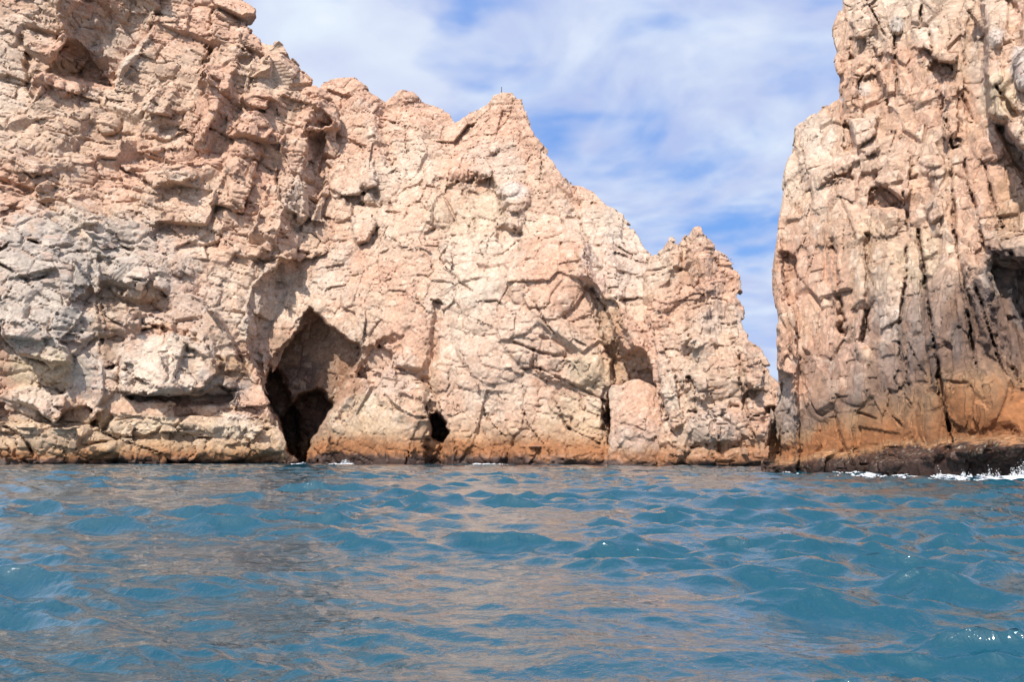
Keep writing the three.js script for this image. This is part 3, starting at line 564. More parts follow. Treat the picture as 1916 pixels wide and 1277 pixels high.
// ================================================================ 2. the peaked cliff in the middle
{
  const r = new Relief(420, 80, 1330, 910, [
    [560, 868, 146], [680, 868, 141], [800, 868, 138], [950, 868, 133], [1140, 868, 126], [1250, 868, 122], [420, 868, 150], [420, 500, 165], [600, 700, 147], [700, 700, 143], [900, 700, 137], [1100, 700, 129], [1250, 700, 126], [600, 450, 160], [720, 450, 152], [900, 450, 145], [1050, 480, 136], [1200, 520, 132],
    [640, 250, 168], [800, 280, 164], [900, 300, 156], [1000, 300, 152], [1080, 380, 146], [640, 140, 176], [760, 170, 174], [850, 230, 172], [940, 165, 164], [1330, 600, 130], [1330, 868, 120], [1330, 300, 150]],
  [[420, 990], [420, 420], [540, 300], [570, 210], [592, 172], [602, 156], [628, 150], [648, 148], [665, 143], [682, 158], [702, 176], [723, 193], [739, 181], [745, 171], [773, 170], [788, 190], [820, 201], [841, 214], [849, 236], [853, 237], [878, 215], [911, 195], [925, 179], [938, 172], [957, 174], [967, 184], [978, 184], [982, 211], [991, 238], [1014, 266], [1028, 278], [1038, 302], [1048, 322], [1065, 347], [1085, 348], [1109, 358], [1136, 385], [1163, 400], [1179, 420], [1196, 446], [1203, 467], [1216, 480], [1262, 560], [1320, 680], [1340, 800], [1345, 990]]);
  // skyline knobs, saddles and their gullies
  r.ridge([[665, 140], [672, 190], [700, 260], [690, 330]], 60, 26, 2.6); r.ridge([[723, 192], [716, 240], [735, 300]], 14, 18, -2.2); r.ridge([[760, 170], [780, 230], [800, 300]], 40, 30, 2.0); r.bump(762, 182, 24, 10, 1.4);
  r.ridge([[940, 168], [915, 230], [880, 300], [830, 380]], 50, 60, 2.5); r.ridge([[976, 184], [985, 240], [1030, 330], [1060, 420], [1100, 520]], 60, 30, 2.6); r.bump(924, 279, 11, 11, 1.6);
  r.face([[602, 296], [626, 300], [616, 350], [600, 396], [586, 384]], -1.0, 0.05, 0, 4, [622, 330]); r.face([[620, 300], [700, 300], [705, 345], [672, 364], [642, 366], [610, 350]], 1.8, 0, 0.012, 4);
  r.face([[640, 366], [672, 362], [678, 350], [704, 350], [712, 388], [690, 388], [650, 381]], -2.0, 0, -0.02, 3); r.face([[672, 364], [700, 360], [710, 386], [680, 378]], 1.2); r.face([[655, 405], [705, 415], [704, 425], [688, 452], [668, 458], [660, 430]], 2.2, -0.01, 0.03, 3); r.face([[672, 455], [690, 450], [706, 420], [712, 428], [698, 456], [674, 463]], -1.8);
  // hollow face under the peak and the pale boulder
  r.face([[810, 340], [860, 330], [925, 335], [940, 380], [930, 430], [905, 440], [870, 470], [825, 440], [800, 390]], -2.2, -0.012, 0.012, 12); r.ridge([[802, 335], [818, 410], [838, 480]], 26, 16, 1.6); r.ridge([[862, 330], [878, 400], [886, 440]], 14, 10, 1);
  r.bump(963, 368, 32, 30, 2.8); r.bump(952, 352, 22, 16, 1.5); r.bump(962, 410, 22, 26, 2.8); r.face([[930, 420], [960, 428], [975, 440], [968, 470], [940, 470], [928, 440]], -2.2, 0, 0.03, 6); r.ridge([[960, 430], [958, 500], [965, 580]], 22, 22, 0.9);
  r.bump(1040, 510, 64, 90, 3.4, 0.25); r.ridge([[1085, 420], [1096, 500], [1112, 560], [1140, 640]], 30, 14, 2.6); r.ridge([[1066, 345], [1085, 430], [1130, 500]], 18, 14, -1.8); r.ridge([[1120, 400], [1150, 500], [1160, 560], [1190, 640]], 30, 40, 2.4);
  r.ridge([[860, 560], [950, 520], [1000, 560], [1060, 640], [1140, 720]], 30, 30, 1.6); r.bump(930, 600, 90, 120, 2.0); r.bump(1030, 650, 110, 60, 2.4, 0.5); r.ridge([[985, 540], [1020, 600], [1060, 660]], 20, 10, -1.4); r.bump(900, 740, 110, 110, 1.6); r.ridge([[820, 570], [812, 640], [800, 720], [808, 770]], 10, 12, -1.8); r.ridge([[930, 780], [940, 820], [950, 860]], 30, 20, -1);
  r.ridge([[740, 420], [770, 520], [780, 640], [800, 700]], 50, 40, 1.6); r.bump(720, 560, 60, 80, 1.4);
  // sea cave
  r.face([[581, 578], [567, 594], [560, 618], [540, 640], [506, 680], [497, 705], [490, 735], [508, 770], [526, 790], [536, 835], [552, 864], [556, 900], [572, 900], [570, 860], [584, 825], [616, 777], [638, 738], [652, 701], [672, 676], [672, 645], [637, 627], [609, 603]], -15, -0.01, -0.03, 3, [590, 690]);
  r.face([[528, 786], [560, 740], [600, 730], [622, 760], [586, 822], [570, 862], [572, 900], [554, 900], [552, 862], [536, 836]], -14, 0, -0.01, 6); r.face([[500, 700], [520, 690], [560, 780], [560, 860], [540, 850], [520, 790], [500, 750]], -9, 0, 0, 5); r.ridge([[520, 690], [560, 760], [580, 800]], 20, 20, 2.2); r.ridge([[668, 660], [640, 730], [610, 780]], 26, 3, 2.0);
  // slabs over the mound, the mound and its small cave
  r.face([[672, 652], [712, 648], [741, 660], [735, 676], [718, 706], [704, 724], [670, 706]], -2.0, -0.03, -0.03, 3, [680, 650]); r.face([[708, 640], [735, 622], [760, 630], [742, 642], [712, 648]], -1.4, 0, -0.05); r.face([[738, 660], [770, 656], [794, 676], [790, 692], [744, 684]], 1.6, 0, 0.03); r.face([[742, 686], [790, 694], [792, 712], [760, 716], [738, 706]], -1.4, 0, -0.02);
  r.bump(720, 800, 110, 110, 4.2); r.ridge([[722, 735], [750, 765], [800, 780]], 14, 26, 1.8); r.ridge([[720, 715], [760, 735], [800, 745]], 10, 14, 1.4); r.crack([[718, 738], [740, 764], [775, 782], [806, 782]], 3, 1.6, 0.4); r.crack([[790, 740], [806, 790], [790, 830]], 2, 1); r.ridge([[600, 860], [625, 790], [650, 740]], 20, 30, 1.4);
  r.face([[806, 776], [818, 772], [830, 790], [838, 808], [837, 816], [829, 828], [812, 820], [808, 812]], -17, 0, 0, 2); r.face([[796, 820], [834, 822], [826, 868], [800, 868]], -2.2, 0, 0, 5); r.bump(880, 850, 70, 40, 2); r.bump(1000, 860, 130, 26, 2); r.ridge([[838, 800], [850, 840], [846, 870]], 8, 24, 1.6);
  // arched recess with a domed outcrop below
  r.face([[1106, 540], [1132, 575], [1152, 625], [1172, 660], [1200, 652], [1214, 664], [1232, 724], [1250, 770], [1256, 830], [1140, 830], [1138, 740], [1147, 720], [1146, 677], [1128, 628]], -3.2, 0.004, -0.008, 4, [1150, 640]); r.face([[1168, 668], [1210, 660], [1232, 724], [1180, 716]], -1.8, -0.02, -0.03, 4); r.ridge([[1210, 560], [1222, 640], [1250, 740], [1268, 840]], 12, 40, 3.4); r.ridge([[1150, 560], [1180, 630], [1205, 655]], 22, 12, 1.6); r.face([[1126, 726], [1142, 730], [1142, 800], [1132, 806]], -1.2, 0, 0, 3); r.face([[1124, 775], [1142, 770], [1146, 800], [1130, 808]], -1.6, 0, 0, 3);
  const K = (P, w, d) => r.crack(P, w, d, d * 0.3);
  K([[824, 486], [850, 520], [884, 546]], 2.6, 1.3); K([[890, 566], [930, 564], [960, 585]], 2.2, 1.1); K([[840, 555], [870, 590], [920, 610]], 1.8, .8); K([[1000, 566], [1024, 610], [1052, 640]], 3, 1.4); K([[960, 640], [1010, 660], [1060, 668]], 2.2, 1.1); K([[950, 690], [1010, 690], [1090, 730], [1130, 750]], 2.4, 1.2); K([[820, 345], [846, 400], [862, 440]], 2.2, 1); K([[860, 340], [874, 390], [890, 420]], 2, 1); K([[890, 720], [910, 780], [945, 818]], 2.4, 1.2); K([[1040, 750], [1060, 800], [1120, 830]], 2.2, 1); K([[800, 560], [830, 570]], 2.2, 1.2); K([[720, 440], [750, 456]], 2, 1); K([[1075, 350], [1090, 430], [1100, 520], [1120, 560]], 2.4, 1.2); K([[720, 395], [760, 400]], 3, 1.4); K([[760, 250], [765, 300]], 2.2, 1); K([[700, 220], [780, 240]], 2, 1); K([[640, 180], [640, 220]], 2, 1); K([[660, 270], [740, 290]], 2, 1); K([[975, 760], [990, 800], [1030, 845]], 2, 1);
  for (const [a, b, ra, rb, k] of [[870, 400, 60, 60, 0.35], [1040, 510, 50, 70, 0.3], [900, 500, 70, 60, 0.4], [900, 650, 120, 80, 0.55], [720, 810, 80, 50, 0.4], [940, 260, 90, 60, 0.95], [1150, 430, 60, 60, 0.9], [590, 690, 70, 70, 0.4], [680, 220, 100, 60, 0.95], [1060, 690, 80, 60, 1.0], [1190, 560, 50, 50, .9], [660, 330, 46, 26, .3], [760, 620, 40, 80, .6]]) r.rough(a, b, ra, rb, k);
  r.done();
  const a = -0.22, st = { back: 0.5, reach: 2.2, up: 1.6, rest: 0.75, keep: 9, view: [470, 1310], warp: 0.15, wf: 0.3, c: Math.cos(a), s: Math.sin(a), grain: 0.03, gf: 1.2, big: [9, 11, 9, 0.32, 0.14, 14], levels: [
    [4.6, 5.4, 4.6, 0.24, 0.11, 0.5, 0.2, 0.4, 11], [1.7, 1.1, 1.8, 0.12, 0.11, 0.36, 0.14, 0.4, 12, 0.6]] };
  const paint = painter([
    [930, 640, 110, 130, PALE, 0.45], [870, 390, 70, 60, CREAM, 0.3], [1040, 500, 60, 80, PINK, 0.5], [900, 500, 90, 60, PALE, 0.3], [958, 358, 26, 18, WHITE, 0.5], [925, 300, 60, 40, GREY, 0.35], [1120, 700, 60, 40, CREAM, 0.6], [590, 680, 90, 70, GREY, 0.3], [590, 690, 96, 96, [0.30, 0.19, 0.12], 0.8], [556, 790, 60, 110, STAIN_AND_SHADE, 0.75], [600, 740, 36, 50, STAIN_AND_SHADE, 0.3], [820, 800, 18, 30, STAIN_AND_SHADE, 0.9], [650, 720, 30, 60, RUST, 0.35], [740, 700, 50, 50, GREY, 0.35], [1140, 630, 26, 90, OCHRE, 0.5], [700, 780, 90, 40, CREAM, 0.5],  // dim brown and darkest patches paint shade into the big and small caves
    [1150, 500, 70, 60, WHITE, 0.25], [1160, 690, 18, 40, RUST, 0.35], [1080, 780, 70, 40, CREAM, 0.5], [800, 720, 30, 90, OCHRE, 0.3], [640, 330, 50, 26, PINK, 0.5], [1135, 790, 10, 22, STAIN_AND_SHADE, 0.9], [620, 500, 50, 60, GREY, .35]], [0.635, 0.445, 0.315],  // darkest patch here colours the slot left of the outcrop darker
  (rgb, x, y, z, px, n1, n2, n3) => {
    const h = y - 1.3 * n2 - 0.7 * n3;
    mixIn(rgb, OCHRE, smooth(10, 4.5, h + n1 * 5) * 0.5); mixIn(rgb, OCHRE, smooth(6.0, 3, h + n1 * 3) * 0.6); mixIn(rgb, RUST, smooth(5.6, 2.0, h + n1 * 4 + n2 * 2) * 0.8); mixIn(rgb, DARK, smooth(1.8, 0.7, h + n1 * 1.5) * 0.92);
    return y < 1.9 + 0.6 * n2 ? 1 : 0;
  });
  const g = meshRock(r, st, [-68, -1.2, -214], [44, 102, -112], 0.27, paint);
  lap('middle ' + (g.tri.length / 3 | 0));
  const root = thing('sea_cliff', place(900, 870, 137), 'pale pink cliff rising to the pointed central peak, sea cave at its left foot', 'cliff');
  buildRock(root, g, { 1: { name: 'tide_band', label: 'rust brown algae band along the waterline', wet: true } });
}

// ================================================================ 3. the low pinnacle at its right end
{
  const r = new Relief(1130, 400, 1560, 910, [
    [1200, 868, 120], [1300, 868, 116], [1430, 868, 113], [1560, 868, 113], [1250, 700, 119], [1400, 700, 115], [1560, 700, 118], [1230, 520, 126], [1300, 520, 122], [1390, 540, 123], [1300, 430, 126], [1560, 480, 128], [1130, 700, 128], [1130, 500, 134]],
  [[1215, 990], [1236, 800], [1222, 700], [1205, 620], [1200, 540], [1215, 484], [1234, 476], [1247, 457], [1255, 448], [1267, 455], [1279, 439], [1292, 435], [1301, 426], [1308, 426], [1312, 441], [1328, 452], [1341, 470], [1366, 494], [1385, 504], [1391, 517], [1390, 560], [1392, 618], [1407, 641], [1426, 658], [1439, 681], [1443, 704], [1457, 722], [1470, 740], [1520, 780], [1540, 990]]);
  r.ridge([[1300, 432], [1310, 500], [1330, 560], [1300, 640]], 40, 26, 2.6); r.ridge([[1255, 450], [1262, 510], [1240, 600]], 20, 20, 1.6); r.ridge([[1280, 450], [1276, 500], [1250, 530]], 8, 10, -1.4); r.ridge([[1385, 505], [1370, 570], [1380, 640], [1410, 720]], 30, 14, 1.8);
  r.face([[1222, 631], [1236, 640], [1262, 700], [1278, 800], [1262, 815], [1240, 740]], 1.8, 0.01, 0, 3); r.crack([[1236, 740], [1250, 790], [1262, 815], [1285, 790], [1300, 770]], 3, 1.8, 0.4); r.bump(1330, 690, 70, 60, 1.6); r.face([[1284, 704], [1294, 708], [1302, 728], [1288, 724]], -1.3); r.bump(1306, 716, 20, 16, 1); r.face([[1286, 738], [1320, 736], [1318, 748], [1290, 748]], 1);
  r.face([[1390, 740], [1400, 730], [1424, 730], [1412, 740], [1392, 744]], -1.4, 0, -0.04); r.face([[1396, 700], [1430, 700], [1424, 730], [1400, 728]], 1.4, 0, 0.02); r.face([[1430, 762], [1450, 760], [1450, 776], [1432, 776]], -2.4); r.bump(1418, 808, 22, 18, 1.8); r.crack([[1383, 640], [1386, 720], [1396, 775], [1408, 812], [1416, 830]], 2.6, 1.8, 0.5); r.crack([[1344, 790], [1348, 850]], 2, 1.2); r.crack([[1388, 810], [1396, 850]], 2, 1.2); r.crack([[1290, 770], [1340, 765], [1384, 760]], 2.4, 1.4); r.crack([[1396, 780], [1430, 776], [1440, 780]], 2.6, 1.4);
  r.bump(1340, 800, 60, 40, 1.8); r.ridge([[1290, 800], [1276, 840], [1262, 868]], 14, 30, 1.6); r.bump(1340, 856, 110, 20, 1.4);
  for (const [a, b, ra, rb, k] of [[1250, 720, 26, 80, 0.35], [1330, 640, 60, 50, 0.7], [1300, 480, 60, 40, 1.0], [1340, 800, 70, 40, 1.0], [1280, 570, 40, 50, .7]]) r.rough(a, b, ra, rb, k);
  r.done();
  const a = 0.12, st = { back: 0.6, reach: 1.8, up: 1.4, rest: 0.6, keep: 8, view: [1170, 1530], warp: 0.2, wf: 0.3, c: Math.cos(a), s: Math.sin(a), grain: 0.05, gf: 1.5, big: [7, 8, 7, 0.25, 0.14, 24], levels: [
    [3.8, 3.8, 3.6, 0.27, 0.2, 0.45, 0.2, 0.5, 21], [1.4, 0.95, 1.5, 0.12, 0.22, 0.3, 0.13, 0.45, 22, 0.5]] };
  const paint = painter([[1330, 560, 80, 60, PINK, 0.4], [1340, 800, 60, 40, GREY, 0.5], [1250, 700, 30, 80, PALE, 0.4], [1360, 600, 50, 30, GREY, 0.3], [1150 + 130, 830, 24, 24, GREY, 0.5], [1290, 500, 40, 30, OCHRE, .2]], [0.63, 0.44, 0.31],
  (rgb, x, y, z, px, n1, n2, n3) => {
    const h = y - 1.2 * n2 - 0.7 * n3;
    mixIn(rgb, OCHRE, smooth(6.5, 3, h + n1 * 3) * 0.55); mixIn(rgb, RUST, smooth(4.2, 1.8, h + n1 * 2.5) * 0.8); mixIn(rgb, DARK, smooth(1.2, 0.5, h) * 0.9);
    return y < 2.0 + 0.6 * n2 ? 1 : 0;
  });
  const g = meshRock(r, st, [20, -1.2, -142], [52, 48, -104], 0.22, paint);
  lap('pinnacle ' + (g.tri.length / 3 | 0));
  const root = thing('rock_pinnacle', place(1330, 872, 115), 'low jagged rock pinnacle between the peaked cliff and the gap of sky', 'rock pinnacle');
  buildRock(root, g, { 1: { name: 'tide_band', label: 'rust brown algae band along the waterline', wet: true } });
}

// ================================================================ 4. the domed outcrop under the arch
{
  const r = new Relief(1090, 660, 1310, 910, [[1130, 868, 123], [1200, 868, 120.6], [1260, 868, 120], [1200, 720, 125], [1140, 720, 127], [1240, 720, 126], [1090, 760, 130], [1310, 760, 128], [1200, 790, 121]],
    [[1130, 990], [1136, 860], [1142, 800], [1139, 724], [1150, 722], [1162, 724], [1172, 716], [1196, 709], [1212, 716], [1230, 728], [1240, 760], [1256, 809], [1262, 850], [1266, 990]]);
  r.bump(1200, 790, 50, 80, 1.2); r.crack([[1150, 790], [1190, 800], [1230, 820]], 2, 0.5); r.crack([[1160, 820], [1200, 830]], 2, 0.4); r.rough(1200, 780, 200, 200, 0.45);
  r.done();
  const a = 0.45, st = { back: 0.5, reach: 1.3, up: 1, rest: 0.6, keep: 6, view: [1100, 1300], warp: 0.8, wf: 0.25, c: Math.cos(a), s: Math.sin(a), grain: 0.08, gf: 1.6, levels: [[4.2, 2.4, 4, 0.2, 0.2, 0.2, 0.2, 0.3, 31], [1.8, 0.6, 1.2, 0.1, 0.2, 0.22, 0.12, 0.5, 32, 0.3]] };
  const paint = painter([[1200, 790, 60, 60, PINK, 0.3], [1200, 830, 60, 40, LILAC, 0.35]], [0.55, 0.41, 0.31], (rgb, x, y, z, px, n1, n2, n3) => {
    const h = y - 1.1 * n2 - 0.6 * n3; mixIn(rgb, OCHRE, smooth(4, 2, h) * 0.5); mixIn(rgb, RUST, smooth(3, 1.3, h) * 0.7); mixIn(rgb, DARK, smooth(1.0, 0.4, h) * 0.9); return y < 1.6 + 0.5 * n2 ? 1 : 0;
  });
  const g = meshRock(r, st, [12, -1.2, -136], [34, 18, -114], 0.24, paint);
  const root = thing('rock_outcrop', place(1200, 872, 121), 'rounded pinkish outcrop standing in the arched recess above the waterline', 'rock');
  buildRock(root, g, { 1: { name: 'tide_band', wet: true } });
  lap('outcrop ' + (g.tri.length / 3 | 0));
}

// ================================================================ 5. the sea stack on the right
let stackRelief;
{
  const r = new Relief(1400, -140, 2060, 960, [
    [1430, 870, 78], [1500, 870, 76], [1600, 880, 71], [1750, 895, 64], [1916, 905, 58], [2060, 905, 54], [1450, 600, 80], [1600, 600, 72], [1750, 600, 65], [1916, 600, 60], [2060, 600, 56], [1460, 400, 82], [1600, 400, 74], [1750, 400, 68], [1916, 400, 62], [1500, 240, 84], [1620, 200, 78], [1750, 200, 72], [1916, 200, 65], [1570, 0, 86], [1700, 0, 78], [1916, 0, 69], [1580, -140, 90], [1916, -140, 74], [2060, 0, 64]],
  [[1428, 990], [1430, 870], [1439, 800], [1450, 773], [1459, 730], [1457, 694], [1457, 597], [1449, 546], [1443, 495], [1449, 440], [1451, 421], [1458, 382], [1465, 346], [1467, 321], [1478, 292], [1488, 270], [1492, 241], [1517, 220], [1539, 198], [1566, 182], [1569, 148], [1559, 133], [1555, 119], [1567, 97], [1562, 79], [1560, 54], [1571, 29], [1578, 0], [1596, -300], [2300, -300], [2300, 990]]);
  // left edge: notch, lower groove behind the first rib
  r.face([[1462, 476], [1490, 480], [1492, 560], [1476, 570], [1464, 530]], -1.6, 0, 0, 5); r.ridge([[1448, 430], [1452, 500], [1460, 600], [1464, 700]], 20, 14, 1.2); r.face([[1440, 690], [1482, 700], [1484, 780], [1490, 868], [1428, 870], [1446, 780]], -2.6, 0.02, 0, 5, [1486, 780]); r.ridge([[1484, 600], [1488, 720], [1490, 860]], 6, 40, 1.8); r.ridge([[1456, 594], [1478, 620], [1482, 680]], 6, 6, -0.8);
  // ribs and joints, mostly upright
  r.ridge([[1560, 430], [1566, 520], [1572, 600]], 26, 20, 0.8); r.ridge([[1556, 450], [1568, 540], [1574, 620]], 7, 8, -1.2); r.ridge([[1600, 440], [1606, 560], [1600, 640]], 26, 26, 0.9); r.ridge([[1620, 440], [1622, 540], [1616, 640]], 6, 6, -0.9); r.ridge([[1660, 470], [1656, 560], [1650, 640]], 34, 30, 0.8);
  r.crack([[1698, 420], [1694, 538], [1682, 616], [1686, 675], [1674, 714], [1706, 760]], 3.4, 1.4, 0.25); r.crack([[1715, 430], [1722, 470], [1741, 597], [1752, 675], [1764, 753], [1776, 800], [1784, 834]], 4.4, 2.2, 0.35); r.crack([[1782, 420], [1792, 480], [1806, 560], [1818, 640], [1824, 680]], 4, 1.6, 0.3); r.crack([[1810, 500], [1836, 570], [1856, 640], [1880, 700]], 4, 1.7, 0.3); r.ridge([[1800, 470], [1830, 570], [1850, 640]], 14, 12, 0.9);
  r.crack([[1802, 295], [1816, 360], [1834, 425], [1840, 470]], 3, 1.2, 0.2); r.crack([[1841, 310], [1856, 370], [1878, 434]], 3, 1.2, 0.2); r.crack([[1777, 300], [1784, 380], [1788, 450]], 3.2, 1.3, 0.2); r.crack([[1672, 60], [1676, 120], [1678, 178]], 3.2, 1.5, 0.3); r.crack([[1622, 0], [1640, 36], [1656, 68]], 3, 1.2, 0.3); r.crack([[1560, 340], [1584, 400], [1600, 450]], 2.6, 1, 0.2); r.crack([[1690, 360], [1700, 420]], 3, 1); r.crack([[1725, 0], [1722, 50]], 3, 1.2); r.crack([[1470, 600], [1500, 640]], 2.4, .8); r.crack([[1700, 640], [1720, 690], [1745, 720]], 2.6, 1); r.crack([[1660, 770], [1690, 800], [1730, 830]], 3, .9); r.crack([[1600, 770], [1640, 785]], 2.4, .7);
  // the faces that stand proud
  r.face([[1586, 222], [1640, 219], [1637, 252], [1602, 276], [1592, 250]], 1.7, 0.01, 0.008, 3); r.face([[1580, 228], [1590, 236], [1600, 276], [1582, 284], [1576, 262]], -1.0, 0, 0, 3); r.ridge([[1640, 276], [1600, 300], [1556, 324], [1520, 350]], 10, 26, 1.2); r.face([[1562, 330], [1592, 320], [1596, 336], [1570, 334]], -1.0, 0, -0.03, 3);
  r.face([[1634, 340], [1650, 310], [1680, 280], [1702, 290], [1704, 360], [1690, 376], [1660, 352]], 1.3, 0, 0.01, 3); r.face([[1628, 350], [1660, 354], [1692, 380], [1698, 376], [1694, 386], [1670, 390], [1640, 388], [1626, 384]], -1.3, 0, -0.012, 3); r.face([[1645, 392], [1678, 386], [1684, 440], [1640, 444]], 0.6, 0, 0, 3);
  r.face([[1740, 94], [1770, 102], [1788, 104], [1786, 118], [1760, 116], [1742, 106]], 2.2, 0, 0.02, 2); r.face([[1744, 110], [1784, 120], [1782, 140], [1760, 142], [1740, 132]], -1.4, 0, -0.01, 3); r.ridge([[1745, 310], [1752, 380], [1756, 430]], 26, 18, 0.8); r.face([[1736, 376], [1770, 370], [1768, 400], [1740, 420], [1732, 400]], 0.8); r.bump(1742, 302, 26, 12, 0.9); r.bump(1745, 318, 26, 14, 0.7);
  r.face([[1762, 215], [1770, 160], [1792, 160], [1790, 246], [1782, 274], [1768, 270]], 0.9, 0, 0, 3); r.crack([[1768, 210], [1776, 248], [1780, 278], [1792, 274]], 3, 1.4); r.ridge([[1605, 80], [1600, 120], [1580, 190]], 24, 14, 1.3); r.face([[1590, 70], [1620, 70], [1616, 96], [1600, 110], [1588, 112]], -1.2, 0, -0.02, 3); r.face([[1600, 0], [1630, 10], [1640, 60], [1600, 72], [1592, 40]], 1.1, 0, 0.01, 3); r.bump(1678, 52, 12, 16, 1.2); r.face([[1706, 56], [1738, 50], [1740, 92], [1702, 92]], 0.9, 0, 0.01, 3); r.face([[1555, 118], [1568, 104], [1580, 130], [1568, 146]], 1.2); r.face([[1620, 70], [1666, 66], [1672, 100], [1640, 106]], 0.8, 0, 0.01, 3);
  r.face([[1600, 150], [1640, 140], [1670, 180], [1650, 215], [1610, 215]], -0.9, 0, 0, 6); r.ridge([[1640, 130], [1660, 170], [1640, 210]], 14, 10, 0.8); r.face([[1810, 20], [1846, 60], [1842, 150], [1850, 220], [1810, 250], [1800, 160]], -0.8, -0.012, 0, 6, [1800, 130]);
  // the pillar that overhangs at the far right
  r.face([[1836, -100], [1840, 40], [1846, 80], [1842, 130], [1850, 165], [1848, 213], [1862, 226], [1882, 232], [1886, 246], [1906, 272], [1930, 290], [2060, 290], [2060, -100]], 3.2, 0.012, 0.004, 3, [1850, 150]); r.bump(1862, 74, 17, 20, 2.0); r.face([[1848, 92], [1866, 90], [1876, 150], [1856, 160], [1846, 140]], 0.7); r.face([[1862, 158], [1890, 196], [1906, 214], [1896, 224], [1874, 196]], -1.6, 0, 0, 3); r.bump(1916, 130, 24, 44, 2.0); r.face([[1884, 0], [1906, 10], [1912, 86], [1892, 80], [1884, 30]], -1.2, 0, 0, 5); r.bump(1908, 250, 30, 26, 1.2); r.face([[1860, 176], [1880, 186], [1890, 224], [1862, 220]], 0.9);
  r.face([[1860, 232], [1880, 236], [1916, 300], [2060, 320], [2060, 370], [1930, 370], [1890, 300]], -2.0, 0, -0.01, 5);
  // hollow under it and the dark overhang above the orange foot
  r.bump(1850, 280, 34, 26, 0.9); r.face([[1850, 470], [1890, 480], [1930, 500], [2060, 520], [2060, 720], [1900, 720], [1872, 640], [1852, 560]], -1.8, -0.022, 0, 10, [1860, 600]); r.face([[1896, 520], [1940, 516], [2060, 540], [2060, 640], [1920, 620], [1900, 570]], -2.4, 0, -0.02, 6); r.bump(1900, 470, 60, 36, 1.6); r.bump(1810, 640, 80, 170, 1.4, -0.1); r.bump(1830, 780, 120, 90, 1.2);
  // ledge at the water
  r.bump(1560, 868, 130, 22, 0.8); r.ridge([[1640, 868], [1700, 862], [1780, 850], [1860, 838], [2000, 830]], 22, 80, 2.6, 0.4, 1); r.bump(1740, 700, 40, 70, .5); r.bump(1600, 700, 46, 60, .7); r.bump(1540, 720, 40, 70, .6);
  for (const [a, b, ra, rb, k] of [[1830, 720, 80, 120, 0.3], [1740, 640, 50, 100, 0.45], [1640, 520, 60, 60, 0.6], [1650, 780, 140, 60, 0.4], [1550, 730, 60, 60, 0.85], [1700, 130, 90, 80, 1.15], [1600, 400, 90, 60, 0.65], [1840, 400, 60, 60, 0.6], [1830, 170, 30, 70, .4], [1540, 270, 40, 30, 0.5]]) r.rough(a, b, ra, rb, k);
  r.done();
  const a = 0.06, st = { back: 0.7, reach: 1.5, up: 1.1, rest: 0.45, keep: 7, view: [1412, 2050], warp: 0.08, wf: 0.5, c: Math.cos(a), s: Math.sin(a), grain: 0.025, gf: 2.6, big: [4, 9, 4, 0.25, 0.16, 44], levels: [
    [2.0, 5.2, 2.4, 0.17, 0.11, 0.4, 0.12, 0.55, 41], [0.8, 1.7, 1.0, 0.05, 0.1, 0.2, 0.075, 0.35, 42, 0.25]] };
  const paint = painter([
    [1700, 690, 130, 110, LILAC, 0.3], [1760, 610, 80, 110, STAIN_AND_SHADE, 0.5], [1700, 700, 130, 90, STAIN_AND_SHADE, 0.35], [1650, 560, 40, 60, LILAC, 0.4], [1600, 790, 140, 50, STAIN_AND_SHADE, 0.5], [1530, 690, 50, 40, STAIN_AND_SHADE, 0.45], [1730, 720, 60, 70, STAIN_AND_SHADE, 0.35], [1890, 580, 90, 130, STAIN_AND_SHADE, 0.97], [1820, 640, 70, 100, STAIN_AND_SHADE, 0.6], [1700, 640, 110, 90, LILAC, 0.25], [1850, 690, 60, 80, STAIN_AND_SHADE, 0.6], [1900, 660, 60, 100, STAIN_AND_SHADE, 0.9], [1465, 780, 26, 70, GREY, 0.7], [1900, 740, 30, 60, STAIN_AND_SHADE, 0.7],
    [1650, 330, 120, 90, PINK, 0.35], [1720, 480, 40, 60, CREAM, 0.35], [1640, 480, 60, 80, CREAM, 0.3], [1530, 250, 30, 40, PALE, 0.6], [1864, 72, 16, 20, WHITE, 0.5], [1908, 130, 20, 44, WHITE, 0.7], [1678, 46, 12, 14, GREY, 0.9], [1730, 64, 24, 34, PALE, 0.4], [1615, 168, 12, 12, WHITE, 0.5], [1870, 180, 40, 50, CREAM, 0.8], [1850, 330, 50, 70, PINK, 0.4], [1830, 130, 18, 80, LILAC, 0.45], [1880, 390, 40, 60, OCHRE, 0.4], [1910, 20, 16, 30, PINK, 0.8]], [0.61, 0.405, 0.27],
  (rgb, x, y, z, px, n1, n2, n3) => {
    const h = y - 0.8 * n2 - 0.4 * n3, k = smooth(1440, 1780, px);
    const run = fbm(x * 1.1, y * 0.07, z * 1.1, 150, 3), top = lerp(8.5, 15.5, smooth(1470, 1830, px));
    mixIn(rgb, [0.23, 0.135, 0.09], smooth(top + 2.5, top - 3.5, y + n1 * 5 + run * 7) * lerp(0.55, 0.88, k)); mixIn(rgb, STAIN_AND_SHADE, smooth(0.02, 0.4, run + n2 * 0.4) * smooth(top + 1, top - 4, y) * 0.6);
    mixIn(rgb, OCHRE, smooth(lerp(5.0, 10.5, k), lerp(3.2, 6.5, k), h + n1 * 2) * 0.7); mixIn(rgb, RUST, smooth(lerp(4.4, 9.2, k), lerp(2.2, 4.2, k), h + n1 * 2 + run * 2) * 0.85);
    const crust = lerp(1.1, 2.8, k) + 0.6 * n2 + 0.35 * n3;
    mixIn(rgb, OCHRE, smooth(crust + 0.9, crust + 0.2, y) * 0.5); mixIn(rgb, DARK, smooth(crust + 0.15, crust - 0.25, y) * 0.96);
